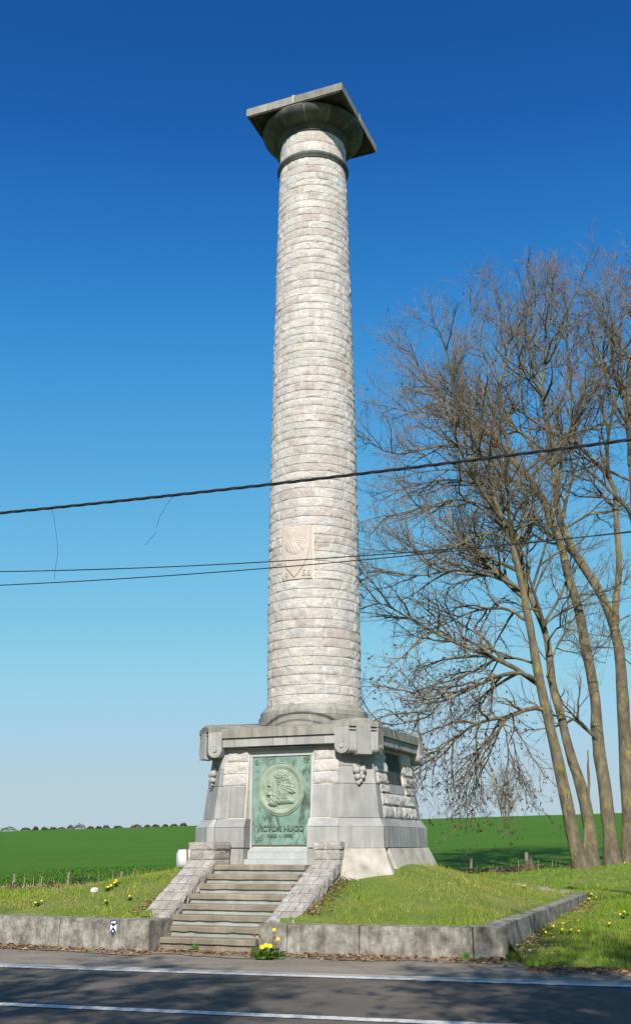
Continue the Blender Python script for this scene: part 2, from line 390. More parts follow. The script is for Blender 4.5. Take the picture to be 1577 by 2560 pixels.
inside = tps(shared + ring + [(-40, 24, .4), (-20, 22, .42), (-12, 21.3, .44), (-8, 20.5, .46), (-5.5, 19.75, .44), (-3.4, 18.75, .45), (-2.6, 18.5, .46),
    (-.4, 17.75, .44), (1, 17.35, .42), (2.4, 17.2, .42), (3.0, 17.7, .43), (4.5, 21, .50), (5.8, 24.3, .56), (-4.3, 20.4, .72), (-5.2, 22.3, .78), (-7.3, 22.5, .52), (-7, 26, .5), (-10, 28, .46), (-16, 28, .45),
    (-8, 32, .43), (-2, 28, .85), (0, 31, .75), (3, 27, .85), (5.4, 27.5, .66), (4.1, 24, .86), (3.5, 21.6, .82), (2.4, 19.6, .76), (.9, 19.2, .78), (6.5, 27.4, .66), (7.2, 28.3, .74)])
outside = tps(shared + [(2.9, 16.15, .0), (4.3, 15.25, 0), (8, 14.3, 0), (14, 12.7, 0), (24, 10, 0), (40, 6, 0), (3.4, 18, .10), (4.9, 21, .27), (6.2, 24.4, .46), (6.7, 25.4, .50), (7.0, 26.6, .70), (6.6, 27.4, .66), (7.4, 28.3, .76),
    (8, 22, .42), (10, 19, .3), (14, 17, .25), (24, 16, .3), (40, 14, .3), (8.6, 25.5, .86), (9.5, 26.5, .92), (20, 24, .8)])
# plan lines
WL = [(-40.0, 27.4), (-12.0, 22.25), (-5.55, 19.46), (-2.74, 18.09)]        # front foot of the left wall
WR = [(-.94, 17.80), (2.38, 16.81)]                                        # front foot of the right wall
SW0, SW1 = np.array([2.80, 16.93]), np.array([6.15, 24.75])                # side wall, outer foot
RD = np.array([8.36, -2.36]) / np.hypot(8.36, 2.36); RN = np.array([RD[1], -RD[0]])   # along the road, towards the camera
E0 = np.array([-4.54, 16.02])                                              # a point on the edge line
def road_y(x, off=0.0):     # y of the line parallel to the road edge line, off metres away from the camera
    return E0[1] + (x - E0[0]) * RD[1] / RD[0] + off / (-RN[1])
def side_x(y):
    t = (y - SW0[1]) / (SW1[1] - SW0[1]); return SW0[0] + t * (SW1[0] - SW0[0]) - .16
def front_y(x):
    if x <= WL[-1][0]: return float(np.interp(x, [p[0] for p in WL], [p[1] for p in WL])) + .33
    if x < WR[0][0]: return 18.3
    if x <= 2.93: return float(np.interp(x, [p[0] for p in WR], [p[1] for p in WR])) + .33
    return road_y(x, 1.75) + .04 * math.sin(x * 5)
def ground_z(x, y):
    x = np.asarray(x, float); y = np.asarray(y, float)
    t = (y - SW0[1]) / (SW1[1] - SW0[1]); sx = SW0[0] + t * (SW1[0] - SW0[0]) - .16
    zi, zo = inside(x, y), outside(x, y)
    w = np.clip((x - sx) / .12 + .5, 0, 1)
    far = np.clip((y - 23.2) / 5.0, 0, 1); wide = np.clip((x - sx) / (.12 + far * 4) + .5, 0, 1)
    w = np.where(y > 23.2, wide, w)
    z = zi * (1 - w) + zo * w
    return z + .018 * np.sin(x * 2.1 + y * .7) * np.sin(y * 1.7 - x * .6)

# lawn sheet: one grid from the wall line back to the fence
xs = np.unique(np.r_[np.linspace(-40, -9, 32), np.linspace(-9, 2.55, 78), np.linspace(2.6, 13, 75), np.linspace(13, 40, 28)])
ts = np.r_[0, np.linspace(0.004, 1, 110)]
X = np.repeat(xs[:, None], len(ts), 1); fy = np.array([front_y(x) for x in xs])
Y = fy[:, None] + (BACK - fy[:, None]) * ts[None, :]
Z = ground_z(X, Y)
Z[xs < 2.93, 0] -= .12          # turned-down edge against the wall
inlawn = X < np.vectorize(side_x)(Y)
V = np.stack([X, Y, Z], -1).reshape(-1, 3); nT = len(ts)
i, j = np.meshgrid(np.arange(len(xs) - 1), np.arange(nT - 1), indexing='ij'); a = (i * nT + j).ravel()
FA = np.stack([a, a + nT, a + nT + 1, a + 1], 1)
cen = V[FA].mean(1); du = (cen[:, 0] - CX) * FDx + (cen[:, 1] - CY) * FDy; dw = (cen[:, 0] - CX) * FNx + (cen[:, 1] - CY) * FNy
FA = FA[~(((np.abs(du) < 1.24) & (dw > 1.5)) | ((cen[:, 0] < 3.03) & (cen[:, 1] < 16.62)))]
tag(link_mesh('lawn', raw_mesh('lawn', V, FA, M['lawn'], smooth=True)), 'sloping lawn around the monument', kind='structure')

# field: rises to a crest and falls behind it
fx = np.linspace(-420, 420, 85); fyy = np.r_[np.linspace(34, 100, 40), np.linspace(105, 400, 40), np.linspace(410, 520, 8)]
X, Y = np.meshgrid(fx, fyy, indexing='ij'); Yc = np.minimum(Y, 400)
Z = np.where(np.abs(X) < 1e9, .55 + .0254 * (Yc - 36) + .026 * np.clip(X, -260, 260), 0) - np.maximum(Y - 400, 0) * .08 + .05 * np.sin(X * .21) * np.sin(Y * .17)
Z = np.where(Y < 36, Z - .12, Z)
V = np.stack([X, Y, Z], -1).reshape(-1, 3); n2 = len(fyy)
i, j = np.meshgrid(np.arange(len(fx) - 1), np.arange(n2 - 1), indexing='ij'); a = (i * n2 + j).ravel()
tag(link_mesh('field', raw_mesh('field', V, np.stack([a, a + n2, a + n2 + 1, a + 1], 1), M['field'], smooth=True)), 'bright green crop field rising to the skyline', kind='structure')

# road, gutter, footway, markings
def strip(name, o0, o1, z, mat, x0=-60, x1=60, label=None, kind='structure', n=60, wob=0.0):
    mb = MB(); P0 = []; P1 = []
    for k in range(n + 1):
        x = x0 + (x1 - x0) * k / n
        wv = wob * mnoise.noise(Vector((x * 1.3, 7.1, 0)))
        P0.append((x, road_y(x, o0), z)); P1.append((x, road_y(x, o1 + wv), z))
    mb.add(P0 + P1, [(k, k + 1, n + 1 + k + 1, n + 1 + k) for k in range(n)])
    o = obj(name, mb, mat, fix=False); tag(o, label or name, kind=kind); return o
strip('ground', -120, -6.62, -.012, M['lawn'], -200, 200, 'grass verge across the road')
road = strip('road', -6.8, .05, 0, M['asphalt'], label='dark asphalt road with white lines')
strip('gutter', .09, .38, .004, M['gutter'], label='pale concrete gutter strip along the road')
strip('footway', .36, 3.6, -.006, M['shoulder'], -60, 4.2, label='grey asphalt footway between road and wall')
strip('footway', .36, 1.80, .001, M['shoulder'], 2.2, 60, label='grey asphalt footway beside the grass verge', wob=.1)
strip('road_marking', -.10, .09, .008, M['paint'], label='white edge line of the road')
strip('road_marking', -3.36, -3.16, .008, M['paint'], label='white centre line of the road')
strip('road_marking', -6.62, -6.44, .008, M['paint'], label='white edge line on the far side of the road')

# ------------------------------------------------------------------ the memorial column
BASE_Z = 1.15
mon = tag(empty('memorial_column', (CX, CY, BASE_Z), TH), 'tall rough stone memorial column on a square pedestal with a bronze portrait plaque', 'monument')
def part(name, mb=None, mat=None, smooth=False, angle=None, parent=None, label=None, fix=True):
    if mb is None:
        o = empty(name, (0, 0, -BASE_Z)); o.parent = parent or mon
    else:
        o = obj(name, mb, mat, parent or mon, smooth, fix, angle)
        if parent is None: o.location = (0, 0, -BASE_Z)
    if label: o['label'] = label
    return o
def rotk(p, k):
    u, w = p
    for _ in range(k % 4): u, w = w, -u
    return u, w
def L(u, w): return (u, -w)                       # monument plan -> blender local
def prism_k(mb, poly0, z0, poly1, z1, k):
    return mb.prism([L(*rotk(p, k)) for p in poly0], z0, [L(*rotk(p, k)) for p in poly1], z1)
def lerp(a, b, t): return a + (b - a) * t
def A_body(z): return lerp(1.905, 1.745, (z - 2.145) / 1.375)
def E_body(z): return lerp(1.376, 1.29, (z - 2.145) / 1.375)
def slab_k(k, s0, s1, z0, z1, af, depth, mat, name, parent, rough=0, bulge=0, nx=3, ny=3, gap=.009, seed=0, edge=.004):
    """stone on side k of the pedestal; af(z) is the distance of its face from the axis"""
    s0 += gap; s1 -= gap; z0 += gap; z1 -= gap
    def P(a, b):
        z = lerp(z0, z1, b); u, w = rotk((lerp(s0, s1, a), af(z)), k); return (u, -w, z)
    nu, nw = rotk((0, 1), k)
    def N(a, b): return (nu, -nw, 0.0)
    mb = face_block(MB(), P, N, depth, nx, ny, rough, bulge, edge, seed or random.random() * 50)
    return part(name, mb, mat, parent=parent, angle=35 if rough else None, fix=False)

ped = part('pedestal', MB(), M['mortar'])
# hidden core, mortar shows in the joints
mb = MB()
def octo(a, e): return [(-e, a), (e, a), (a, e), (a, -e), (e, -a), (-e, -a), (-a, -e), (-a, e)]
core = []
mb.prism([L(*p) for p in octo(1.70, 1.28)], 1.0, [L(*p) for p in octo(1.56, 1.18)], 3.60)
part('core', mb, M['mortar'], parent=ped)
# thin mortar skins just behind the stone faces
for k in range(4):
    for (s0, s1) in (((-1.20, -.69), (.69, 1.20)) if k == 0 else ((-1.20, -.56), (.56, 1.20))):
        mb = MB(); z0, z1 = 2.12, 3.53
        q0 = [(s0, 1.50), (s1, 1.50), (s1, A_body(z0) - .006), (s0, A_body(z0) - .006)]
        q1 = [(s0, 1.50), (s1, 1.50), (s1, A_body(z1) - .006), (s0, A_body(z1) - .006)]
        prism_k(mb, q0, z0, q1, z1, k); part('mortar_bed', mb, M['mortar'], parent=ped)
# footing (rendered), plinth, weathered slope
def corner_poly(a, e, s0, d=.3): return [(s0, a), (e, a), (a, e), (a, s0), (a - d, s0), (s0, a - d)]
for k in range(4):
    mb = MB(); prism_k(mb, corner_poly(2.29, 1.66, 1.20 if k else 1.43, .75), 1.0, corner_poly(2.035, 1.49, 1.20 if k else 1.43, .5), 1.592, k)
    fo = part('footing', mb, M['plaster'], parent=ped, angle=None)
    if k:
        mb = MB(); prism_k(mb, [(-1.2, 1.5), (1.2, 1.5), (1.2, 2.29), (-1.2, 2.29)], 1.0, [(-1.2, 1.5), (1.2, 1.5), (1.2, 2.03), (-1.2, 2.03)], 1.590, k)
        part('footing', mb, M['plaster'], parent=ped)
A_pl = lambda z: 2.02
A_sl = lambda z: lerp(2.02, 1.915, (z - 1.985) / .16)
def corner_stone(k, s0, lev, name='corner_stone', mat='blue', s0b=None):
    """lev: list of (z, a, e)"""
    mb = MB()
    sb = s0b or s0
    for (z0, a0, e0), (z1, a1, e1) in zip(lev[:-1], lev[1:]):
        f0 = [(s0, a0), (e0, a0), (a0, e0), (a0, sb), (a0 - .3, sb), (s0, a0 - .3)]
        f1 = [(s0, a1), (e1, a1), (a1, e1), (a1, sb), (a1 - .3, sb), (s0, a1 - .3)]
        prism_k(mb, f0, z0, f1, z1, k)
    return part(name, mb, M[mat], parent=ped)
for k in range(4):
    a0 = 1.30
    corner_stone(k, a0 + .006, [(1.598, 2.02, 1.47), (1.985, 2.02, 1.47)])
    corner_stone(k, a0 + .006, [(1.988, 2.02, 1.47), (2.10, 1.945, 1.40), (2.141, 1.93, 1.385)], 'weathering_stone')
    corner_stone(k, 1.10, [(2.151, A_body(2.151), E_body(2.151)), (2.776, A_body(2.776), E_body(2.776))])
    corner_stone(k, 1.25, [(2.786, A_body(2.786), E_body(2.786)), (3.11, A_body(3.11), E_body(3.11))])
    corner_stone(k, 1.175, [(3.118, A_body(3.118), E_body(3.118)), (3.53, A_body(3.53), E_body(3.53))])
    js = (-1.30, -.655) if k == 0 else (-1.30, -.55, .12, .75, 1.30)
    segs = [(-1.30, -.66), (.66, 1.30)] if k == 0 else list(zip(js[:-1], js[1:]))
    for s0, s1 in segs:
        slab_k(k, s0, s1, 1.598, 1.985, A_pl, .42, M['blue'], 'plinth_stone', ped, gap=.004)
        slab_k(k, s0, s1, 1.985, 2.146, A_sl, .32, M['blue'], 'weathering_stone', ped, gap=.003)
        if k == 0: slab_k(k, s0, s1, 1.20, 1.592, lambda z: 2.03, .42, M['blue'], 'base_stone', ped)
# body stones
front_mat = M['shaft']
for k in range(4):
    nst = .70 if k == 0 else .55
    for sg in (-1, 1):
        def sp(a, b): return (a, b) if sg > 0 else (-b, -a)
        if k == 0:
            slab_k(k, *sp(.70, 1.10), 2.147, 2.78, A_body, .34, M['blue'], 'ashlar_block', ped)
            for z0, z1, s1 in ((2.78, 3.01, 1.25), (3.01, 3.245, 1.25), (3.245, 3.475, 1.17)):
                slab_k(k, *sp(.70, s1), z0, z1, A_body, .34, front_mat, 'rough_stone', ped, .030, .022, 8, 6, .007)
            slab_k(k, *sp(.70, 1.17), 3.475, 3.53, A_body, .3, M['blue'], 'ashlar_block', ped)
        else:
            for z0, z1, s1 in ((2.63, 2.80, 1.10), (2.80, 3.02, 1.25), (3.02, 3.25, 1.25), (3.25, 3.53, 1.17)):
                slab_k(k, *sp(.555, s1), z0, z1, A_body, .34, front_mat, 'rough_stone', ped, .040, .030, 8, 6, .007)
    if k:
        for z0, z1, js in ((2.147, 2.39, (-1.10, -.42, .18, .66, 1.10)), (2.39, 2.63, (-1.10, -.62, -.05, .50, 1.10))):
            for s0, s1 in zip(js[:-1], js[1:]):
                slab_k(k, s0, s1, z0, z1, A_body, .3, front_mat, 'rough_stone', ped, .040, .030, 8, 6, .007)
        slab_k(k, -.55, .55, 2.63, 2.83, lambda z: A_body(z) - .01, .3, M['blue'], 'sill_stone', ped)
        slab_k(k, -.55, .55, 3.44, 3.53, lambda z: A_body(z) - .02, .3, M['blue'], 'lintel_stone', ped)
# niche on the front: frame, sill
mb = MB(); mb.box(-.70, .70, -1.62, -1.45, 1.60, 3.47); part('niche_back', mb, M['sill'], parent=ped)
for sg in (-1, 1):
    mb = MB(); mb.box(min(sg * .628, sg * .692), max(sg * .628, sg * .692), -1.725, -1.60, 1.56, 3.34); part('niche_jamb', mb, M['sill'], parent=ped)
mb = MB(); mb.box(-.692, .692, -1.735, -1.60, 3.343, 3.45); part('niche_lintel', mb, M['sill'], parent=ped)
mb = MB(); mb.box(-.70, .70, -1.80, -1.55, 3.456, 3.476); mb.box(-.72, .72, -1.825, -1.55, 3.486, 3.51); part('niche_moulding', mb, M['blue'], parent=ped)
mb = MB(); mb.prism([(-.645, -1.88), (.645, -1.88), (.645, -1.5), (-.645, -1.5)], 1.395, [(-.645, -1.88), (.645, -1.88), (.645, -1.5), (-.645, -1.5)], 1.525)
mb.hexa([(-.645, -1.87, 1.528), (.645, -1.87, 1.528), (.645, -1.5, 1.528), (-.645, -1.5, 1.528)], [(-.645, -1.72, 1.60), (.645, -1.72, 1.60), (.645, -1.5, 1.62), (-.645, -1.5, 1.62)])
part('niche_sill', mb, M['sill'], parent=ped)
mb = MB(); mb.box(-.66, .66, -2.0, -1.5, 1.27, 1.392); part('niche_step', mb, M['sill'], parent=ped)

# entablature
ent = part('entablature', MB(), M['blue'])
for k in range(4):
    js = (-1.22, -.95, -.10, .20, .98, 1.22); ju = (-1.25, -.55, .42, 1.25)
    for s0, s1 in zip(js[:-1], js[1:]):
        slab_k(k, s0, s1, 3.53, 3.70, lambda z: 1.925, .5, M['blue'], 'fascia_block', ent, gap=.003)
    for s0, s1 in zip(ju[:-1], ju[1:]):
        slab_k(k, s0, s1, 3.704, 3.885, lambda z: 1.965, .45, M['blue_dirty'], 'cornice_block', ent, gap=.003)
    mb = MB(); prism_k(mb, [(-1.5, 1.93), (1.5, 1.93), (1.0, .9), (-1.0, .9)], 3.86, [(-1.5, 1.90), (1.5, 1.90), (.9, 1.02), (-.9, 1.02)], 3.89, k)
    b = [L(*rotk(p, k)) for p in ((-1.5, 1.955), (1.5, 1.955), (.9, 1.0), (-.9, 1.0))]
    mb = MB(); mb.hexa([(p[0], p[1], 3.86) for p in b], [(b[0][0], b[0][1], 3.892), (b[1][0], b[1][1], 3.892), (b[2][0], b[2][1], 4.03), (b[3][0], b[3][1], 4.03)])
    part('weathering_slab', mb, M['blue_dirty'], parent=ent)
# corner consoles with scrolls, slots, tongue and fruit
S2 = math.sqrt(.5)
def rt(r, t, z, k):          # r outwards along the diagonal, t across it (to the right seen from outside)
    u, w = S2 * (r + t), S2 * (r - t)
    u, w = rotk((u, w), k); return (u, -w, z)
def ext(mb, prof, t0, t1, k):
    n = len(prof); vs = [rt(r, t0, z, k) for r, z in prof] + [rt(r, t1, z, k) for r, z in prof]
    return mb.add(vs, [tuple(range(n)), tuple(range(n, 2 * n))[::-1]] + [(i, (i + 1) % n, n + (i + 1) % n, n + i) for i in range(n)])
for k in range(4):
    con = part('corner_console', MB(), M['blue'])
    # top block with a low segmental ridge running back to the drum
    mb = MB(); pl = [(1.254, 1.972), (1.525, 1.972), (1.972, 1.525), (1.972, 1.254), (1.0, .95), (.95, 1.0)]
    prism_k(mb, pl, 3.846, pl, 3.935, k)
    NS = 12; rows = []; HWID = .315
    for r, ze, za in ((2.472, 3.90, 3.975), (2.43, 3.935, 4.012), (1.80, 3.95, 4.06), (1.10, 3.96, 4.11)):
        rows.append([rt(r, lerp(-HWID, HWID, q / NS), ze + (za - ze) * (1 - abs(lerp(-1, 1, q / NS)) ** 2.2), k) for q in range(NS + 1)])
    vs = [p for row in rows for p in row]; n1 = NS + 1
    fs = [(j * n1 + q, j * n1 + q + 1, (j + 1) * n1 + q + 1, (j + 1) * n1 + q) for j in range(3) for q in range(NS)]
    bot = len(vs); vs += [rt(2.472, lerp(-HWID, HWID, q / NS), 3.85, k) for q in range(n1)]
    fs += [(bot + q, bot + q + 1, q + 1, q) for q in range(NS)]
    for e in (0, NS):
        vs.append(rt(1.10, -HWID if e == 0 else HWID, 3.85, k)); fs.append((bot + e, e, n1 + e, 2 * n1 + e, 3 * n1 + e, len(vs) - 1))
    fs.append((bot, bot + NS, len(vs) - 1, len(vs) - 2)); mb.add(vs, fs)
    part('crest_block', mb, M['blue_dirty'], parent=con, angle=40)
    mb = MB(); ext(mb, [(1.7, 3.36), (2.33, 3.36), (2.38, 3.45), (2.38, 3.846), (1.7, 3.846)], -.30, .30, k); part('console_core', mb, M['blue'], parent=con)
    mb = MB(); ext(mb, [(2.2, 3.36), (2.2, 3.843), (2.478, 3.843), (2.485, 3.60), (2.505, 3.32), (2.30, 3.305)], -.155, .155, k); part('console_tongue', mb, M['blue'], parent=con)
    for sg in (-1, 1):
        t0, t1 = (.157, .312) if sg > 0 else (-.312, -.157)
        prof = [(2.2, 3.40), (2.33, 3.345)] + [(2.37 + .088 * math.sin(R_(g)), 3.43 - .088 * math.cos(R_(g))) for g in range(0, 91, 15)] + [(2.458, 3.752), (2.2, 3.752)]
        mb = MB(); ext(mb, prof, t0, t1, k); part('scroll_roll', mb, M['blue'], parent=con, angle=30)
        mb = MB(); ext(mb, [(2.2, 3.783), (2.462, 3.783), (2.462, 3.812), (2.2, 3.812)], t0, t1, k); part('slot_bar', mb, M['blue'], parent=con)
        # scroll lying in the plane of the adjoining face
        def fp(s_, o_, z): u, w = ((s_, o_) if sg < 0 else (o_, s_)); u, w = rotk((u, w), k); return (u, -w, z)
        cs, cz, rr = 1.372, 3.485, .150
        prof = [(1.222, 3.843)] + [(cs + rr * math.cos(R_(g)), cz + rr * math.sin(R_(g))) for g in range(180, 361, 12)] + [(1.522, 3.843)]
        n_ = len(prof); mb = MB(); mb.add([fp(a, 1.62, z) for a, z in prof] + [fp(a, 1.968, z) for a, z in prof], [tuple(range(n_)), tuple(range(n_, 2 * n_))[::-1]] + [(i, (i + 1) % n_, n_ + (i + 1) % n_, n_ + i) for i in range(n_)])
        part('scroll', mb, M['blue'], parent=con, angle=30)
        sp_ = [fp(cs + .125 * (1 - g / 700) * math.cos(R_(180 + g)), 1.968, cz + .125 * (1 - g / 700) * math.sin(R_(180 + g))) for g in range(-40, 480, 20)]
        sp_ = [fp(cs - .118, 1.968, 3.76)] + sp_
        mb = MB(); mb.tube(sp_, .008, 5)
        ev0 = [fp(cs + .045 * math.cos(R_(g)), 1.96, cz - .01 + .045 * math.sin(R_(g))) for g in range(0, 360, 30)]; ev = [fp(cs + .038 * math.cos(R_(g)), 1.990, cz - .01 + .038 * math.sin(R_(g))) for g in range(0, 360, 30)]
        mb.add(ev0 + ev, [tuple(range(12, 24))] + [(q, (q + 1) % 12, 12 + (q + 1) % 12, 12 + q) for q in range(12)])
        part('scroll_eye', mb, M['blue'], parent=con, angle=40)
    def diag(z): return (A_body(z) + E_body(z)) * S2
    mb = MB(); sd = 0
    for (t, z, r, st) in ((-.062, 3.03, .078, .05), (.068, 3.04, .072, .05), (-.045, 2.905, .066, .04), (.055, 2.91, .058, .04), (.012, 2.83, .045, .03), (-.005, 3.13, .055, .03), (.0, 3.19, .045, .02), (.03, 2.965, .05, .05)):
        sd += 1; mb.ball(rt(diag(z) + st, t, z, k), r, 12, 8, bump=.18, seed=sd)
    for (t, z, a) in ((-.09, 3.10, .5), (.10, 3.11, -.5), (-.03, 2.80, .3)):
        c = rt(diag(z) + .03, t, z, k); mb.ball(c, .055, 8, 6, (.8, .8, 1.0), .3, sd + a)
    part('fruit_garland', mb, M['blue'], parent=con, smooth=True)

# drum under the shaft
drum = part('drum', MB(), M['blue_dirty'])
for (prof, n, off) in (([(.8, 3.90), (1.20, 3.90), (1.20, 4.225), (1.15, 4.232), (.8, 4.232)], 8, .35), ([(.8, 4.236), (1.165, 4.236), (1.165, 4.335), (1.06, 4.452), (.8, 4.452)], 9, .1)):
    for q in range(n):
        a0 = off + 2 * math.pi * q / n + .004; a1 = off + 2 * math.pi * (q + 1) / n - .004
        part('drum_block', MB().lathe(prof + [prof[0]], 8, a0, a1), M['blue_dirty'], parent=drum, angle=30)
part('drum_core', MB().lathe([(.02, 3.88), (1.15, 3.88), (1.15, 4.33), (1.02, 4.44), (.02, 4.44)], 40), M['mortar'], parent=drum)

# shaft: rock-faced stones in courses
RZ = [4.4, 5.4, 6.3, 8.7, 10.3, 11.3, 13.0, 14.1, 15.9, 17.1, 18.9]; RR = [1.035, 1.040, 1.043, 1.035, 1.016, 1.000, .975, .952, .918, .892, .858]
def RS(z): return float(np.interp(z, RZ, RR)) - .028
sh = part('shaft', MB(), M['mortar'])
prof = [(.02, 4.44)] + [(RS(z) - .011, z) for z in np.linspace(4.44, 18.88, 50)] + [(.02, 18.88)]
part('shaft_core', MB().lathe(prof, 64), M['mortar'], parent=sh, angle=30)
PANEL = (-.372, .372, 7.125, 8.345)
PHC = math.atan2(8.53, 20.9)
stones = []
def course(z0, z1, n, off):
    cuts = [off + 2 * math.pi * (q + .42 * (random.random() - .5)) / n for q in range(n)]; cuts.append(cuts[0] + 2 * math.pi)
    for a0, a1 in zip(cuts[:-1], cuts[1:]):
        c = (a0 + a1) / 2; d = (c + math.pi) % (2 * math.pi) - math.pi; a0, a1 = a0 + d - c, a1 + d - c
        pieces = [(a0, a1)]
        if z1 > PANEL[2] + .01 and z0 < PANEL[3] - .01:
            pa = math.asin(.385 / 1.03)
            pieces = [p for p in ((a0, min(a1, -pa)), (max(a0, pa), a1)) if p[1] - p[0] > .05] if (a1 > -pa and a0 < pa) else [(a0, a1)]
        for p in pieces: stones.append((p[0], p[1], z0, z1))
for za, zb_, nc in ((4.455, PANEL[2], 13), (PANEL[2], PANEL[3], 6), (PANEL[3], 18.055, 47)):
    hs = [1 + random.uniform(-.13, .13) for _ in range(nc)]; z = za
    for h in hs:
        h *= (zb_ - za) / sum(hs); course(z, z + h, random.choice((13, 14, 15, 16)), random.random() * 6.28); z += h
for z0, z1 in ((18.235, 18.55), (18.55, 18.875)): course(z0, z1, 10, random.random() * 6.28)
# clip courses that straddle the carved panel: keep a filler course edge
def stone_mesh(st, mb):
    a0, a1, z0, z1 = st; g = .007
    a0 += g / 1.0; a1 -= g / 1.0
    def P(s, t):
        z = lerp(z0 + g, z1 - g, t); f = lerp(a0, a1, s); r = RS(z); return (r * math.sin(f), -r * math.cos(f), z)
    def N(s, t):
        f = lerp(a0, a1, s); return (math.sin(f), -math.cos(f), 0.0)
    return face_block(mb, P, N, .10, 8, 5, .025, random.uniform(.004, .015), seed=random.random() * 90, freq=8.5)
def score(st):
    f = (st[0] + st[1]) / 2; c = math.cos(f - PHC); return c * (st[1] - st[0]) * (st[3] - st[2]) / (22 ** 2 + (st[2] - 1.6) ** 2)
stones.sort(key=score, reverse=True)
for st in stones[:300]: part('shaft_stone', stone_mesh(st, MB()), M['shaft'], parent=sh, angle=38, fix=False)
# the rest joined, in three lots so that the tint still varies
mb = MB()
for st in stones[300:]: stone_mesh(st, mb)
rest = part('stone_courses', mb, M['shaft'], parent=sh, angle=38, fix=False); tag(rest, kind='stuff')
# carved panel with shield, rooster and date: one carved slab that follows the curve of the shaft
def q7(x, y):    # carved panel picture units -> local u, z
    return ((x - 745) / 975 * .744 * .98, 8.345 - (y - (305 - (x - 290) * .02)) / 1690 * 1.22)
RP = 1.036
def bend(u, h, z): f = u / RP; return ((RP + h) * math.sin(f), -(RP + h) * math.cos(f), z)
def sdist(GX, GZ, poly, closed=True):
    S = np.array(poly); ins = np.zeros(GX.shape, bool); dm = np.full(GX.shape, 9.0); nxt = np.roll(S, -1, 0)
    for a, b in list(zip(S, nxt))[:None if closed else -1]:
        if closed: ins ^= ((a[1] > GZ) != (b[1] > GZ)) & (GX < (b[0] - a[0]) * (GZ - a[1]) / (b[1] - a[1] + 1e-12) + a[0])
        d = b - a; t = np.clip(((GX - a[0]) * d[0] + (GZ - a[1]) * d[1]) / (d @ d), 0, 1); dm = np.minimum(dm, np.hypot(GX - a[0] - t * d[0], GZ - a[1] - t * d[1]))
    return np.where(ins, dm, -dm)
gu = np.r_[PANEL[0], np.linspace(PANEL[0] + .004, PANEL[1] - .004, 90), PANEL[1]]; gz_ = np.r_[PANEL[2] + .004, np.linspace(PANEL[2] + .008, PANEL[3] - .008, 150), PANEL[3] - .004]
GU, GZ2 = np.meshgrid(gu, gz_, indexing='ij')
shield = [q7(*p) for p in ((300, 340), (1190, 320), (1188, 700), (1160, 1000), (1090, 1330), (960, 1600), (830, 1780), (700, 1925), (560, 1760), (440, 1620), (370, 1430), (325, 1200), (303, 850))]
body = [q7(*p) for p in ((400, 900), (440, 760), (520, 680), (500, 600), (480, 570), (540, 520), (560, 460), (620, 440), (650, 410), (700, 470), (750, 480), (760, 530), (720, 560), (715, 700), (700, 850), (760, 880), (820, 930), (880, 1030), (900, 1120), (810, 1215), (650, 1205), (520, 1130), (440, 1050))]
tail = [q7(*p) for p in ((800, 950), (820, 800), (870, 690), (950, 700), (1010, 780), (1060, 800), (1030, 900), (990, 870), (1040, 1020), (970, 1120), (920, 1080), (880, 1020))]
legs = [((480, 1160), (560, 1300), (620, 1420), (600, 1640)), ((640, 1180), (720, 1380), (730, 1500), (780, 1660)), ((540, 1690), (600, 1640), (650, 1700)), ((730, 1700), (780, 1660), (840, 1680))]
ds = sdist(GU, GZ2, shield); HH = .026 * np.clip(ds / .006 + .5, 0, 1) - .014 * np.exp(-(ds / .012) ** 2) * (ds < 0)
db = sdist(GU, GZ2, body); HH += np.where(db > 0, .020 * np.sqrt(np.clip(db / .06, .12, 1)) + .004 * np.sin(90 * GU + 40 * GZ2) * np.clip(db / .03, 0, 1), 0)
dt = sdist(GU, GZ2, tail); HH += np.where((dt > 0) & (db <= 0), .016 * np.sqrt(np.clip(dt / .04, .15, 1)) + .006 * np.sin(120 * np.hypot(GU - .05, GZ2 - 7.78)), 0)
for lg in legs:
    dl = -sdist(GU, GZ2, [q7(*p) for p in lg], False); HH = np.maximum(HH, np.where(dl < .013, .016 + .014 * np.sqrt(np.clip(1 - dl / .013, 0, 1)), 0))
HH[0], HH[-1], HH[:, 0], HH[:, -1] = -.06, -.06, -.06, -.06
FI = GU / RP; VP = np.stack([(RP + HH) * np.sin(FI), -(RP + HH) * np.cos(FI), GZ2], -1).reshape(-1, 3); nz = len(gz_)
ii, jj = np.meshgrid(np.arange(len(gu) - 1), np.arange(nz - 1), indexing='ij'); aa = (ii * nz + jj).ravel()
pan = link_mesh('carved_panel', raw_mesh('carved_panel', VP, np.stack([aa, aa + nz, aa + nz + 1, aa + 1], 1), M['panel']), mon)
pan.location = (0, 0, -BASE_Z); pan['label'] = 'pale carved stone panel with a rooster on a shield'
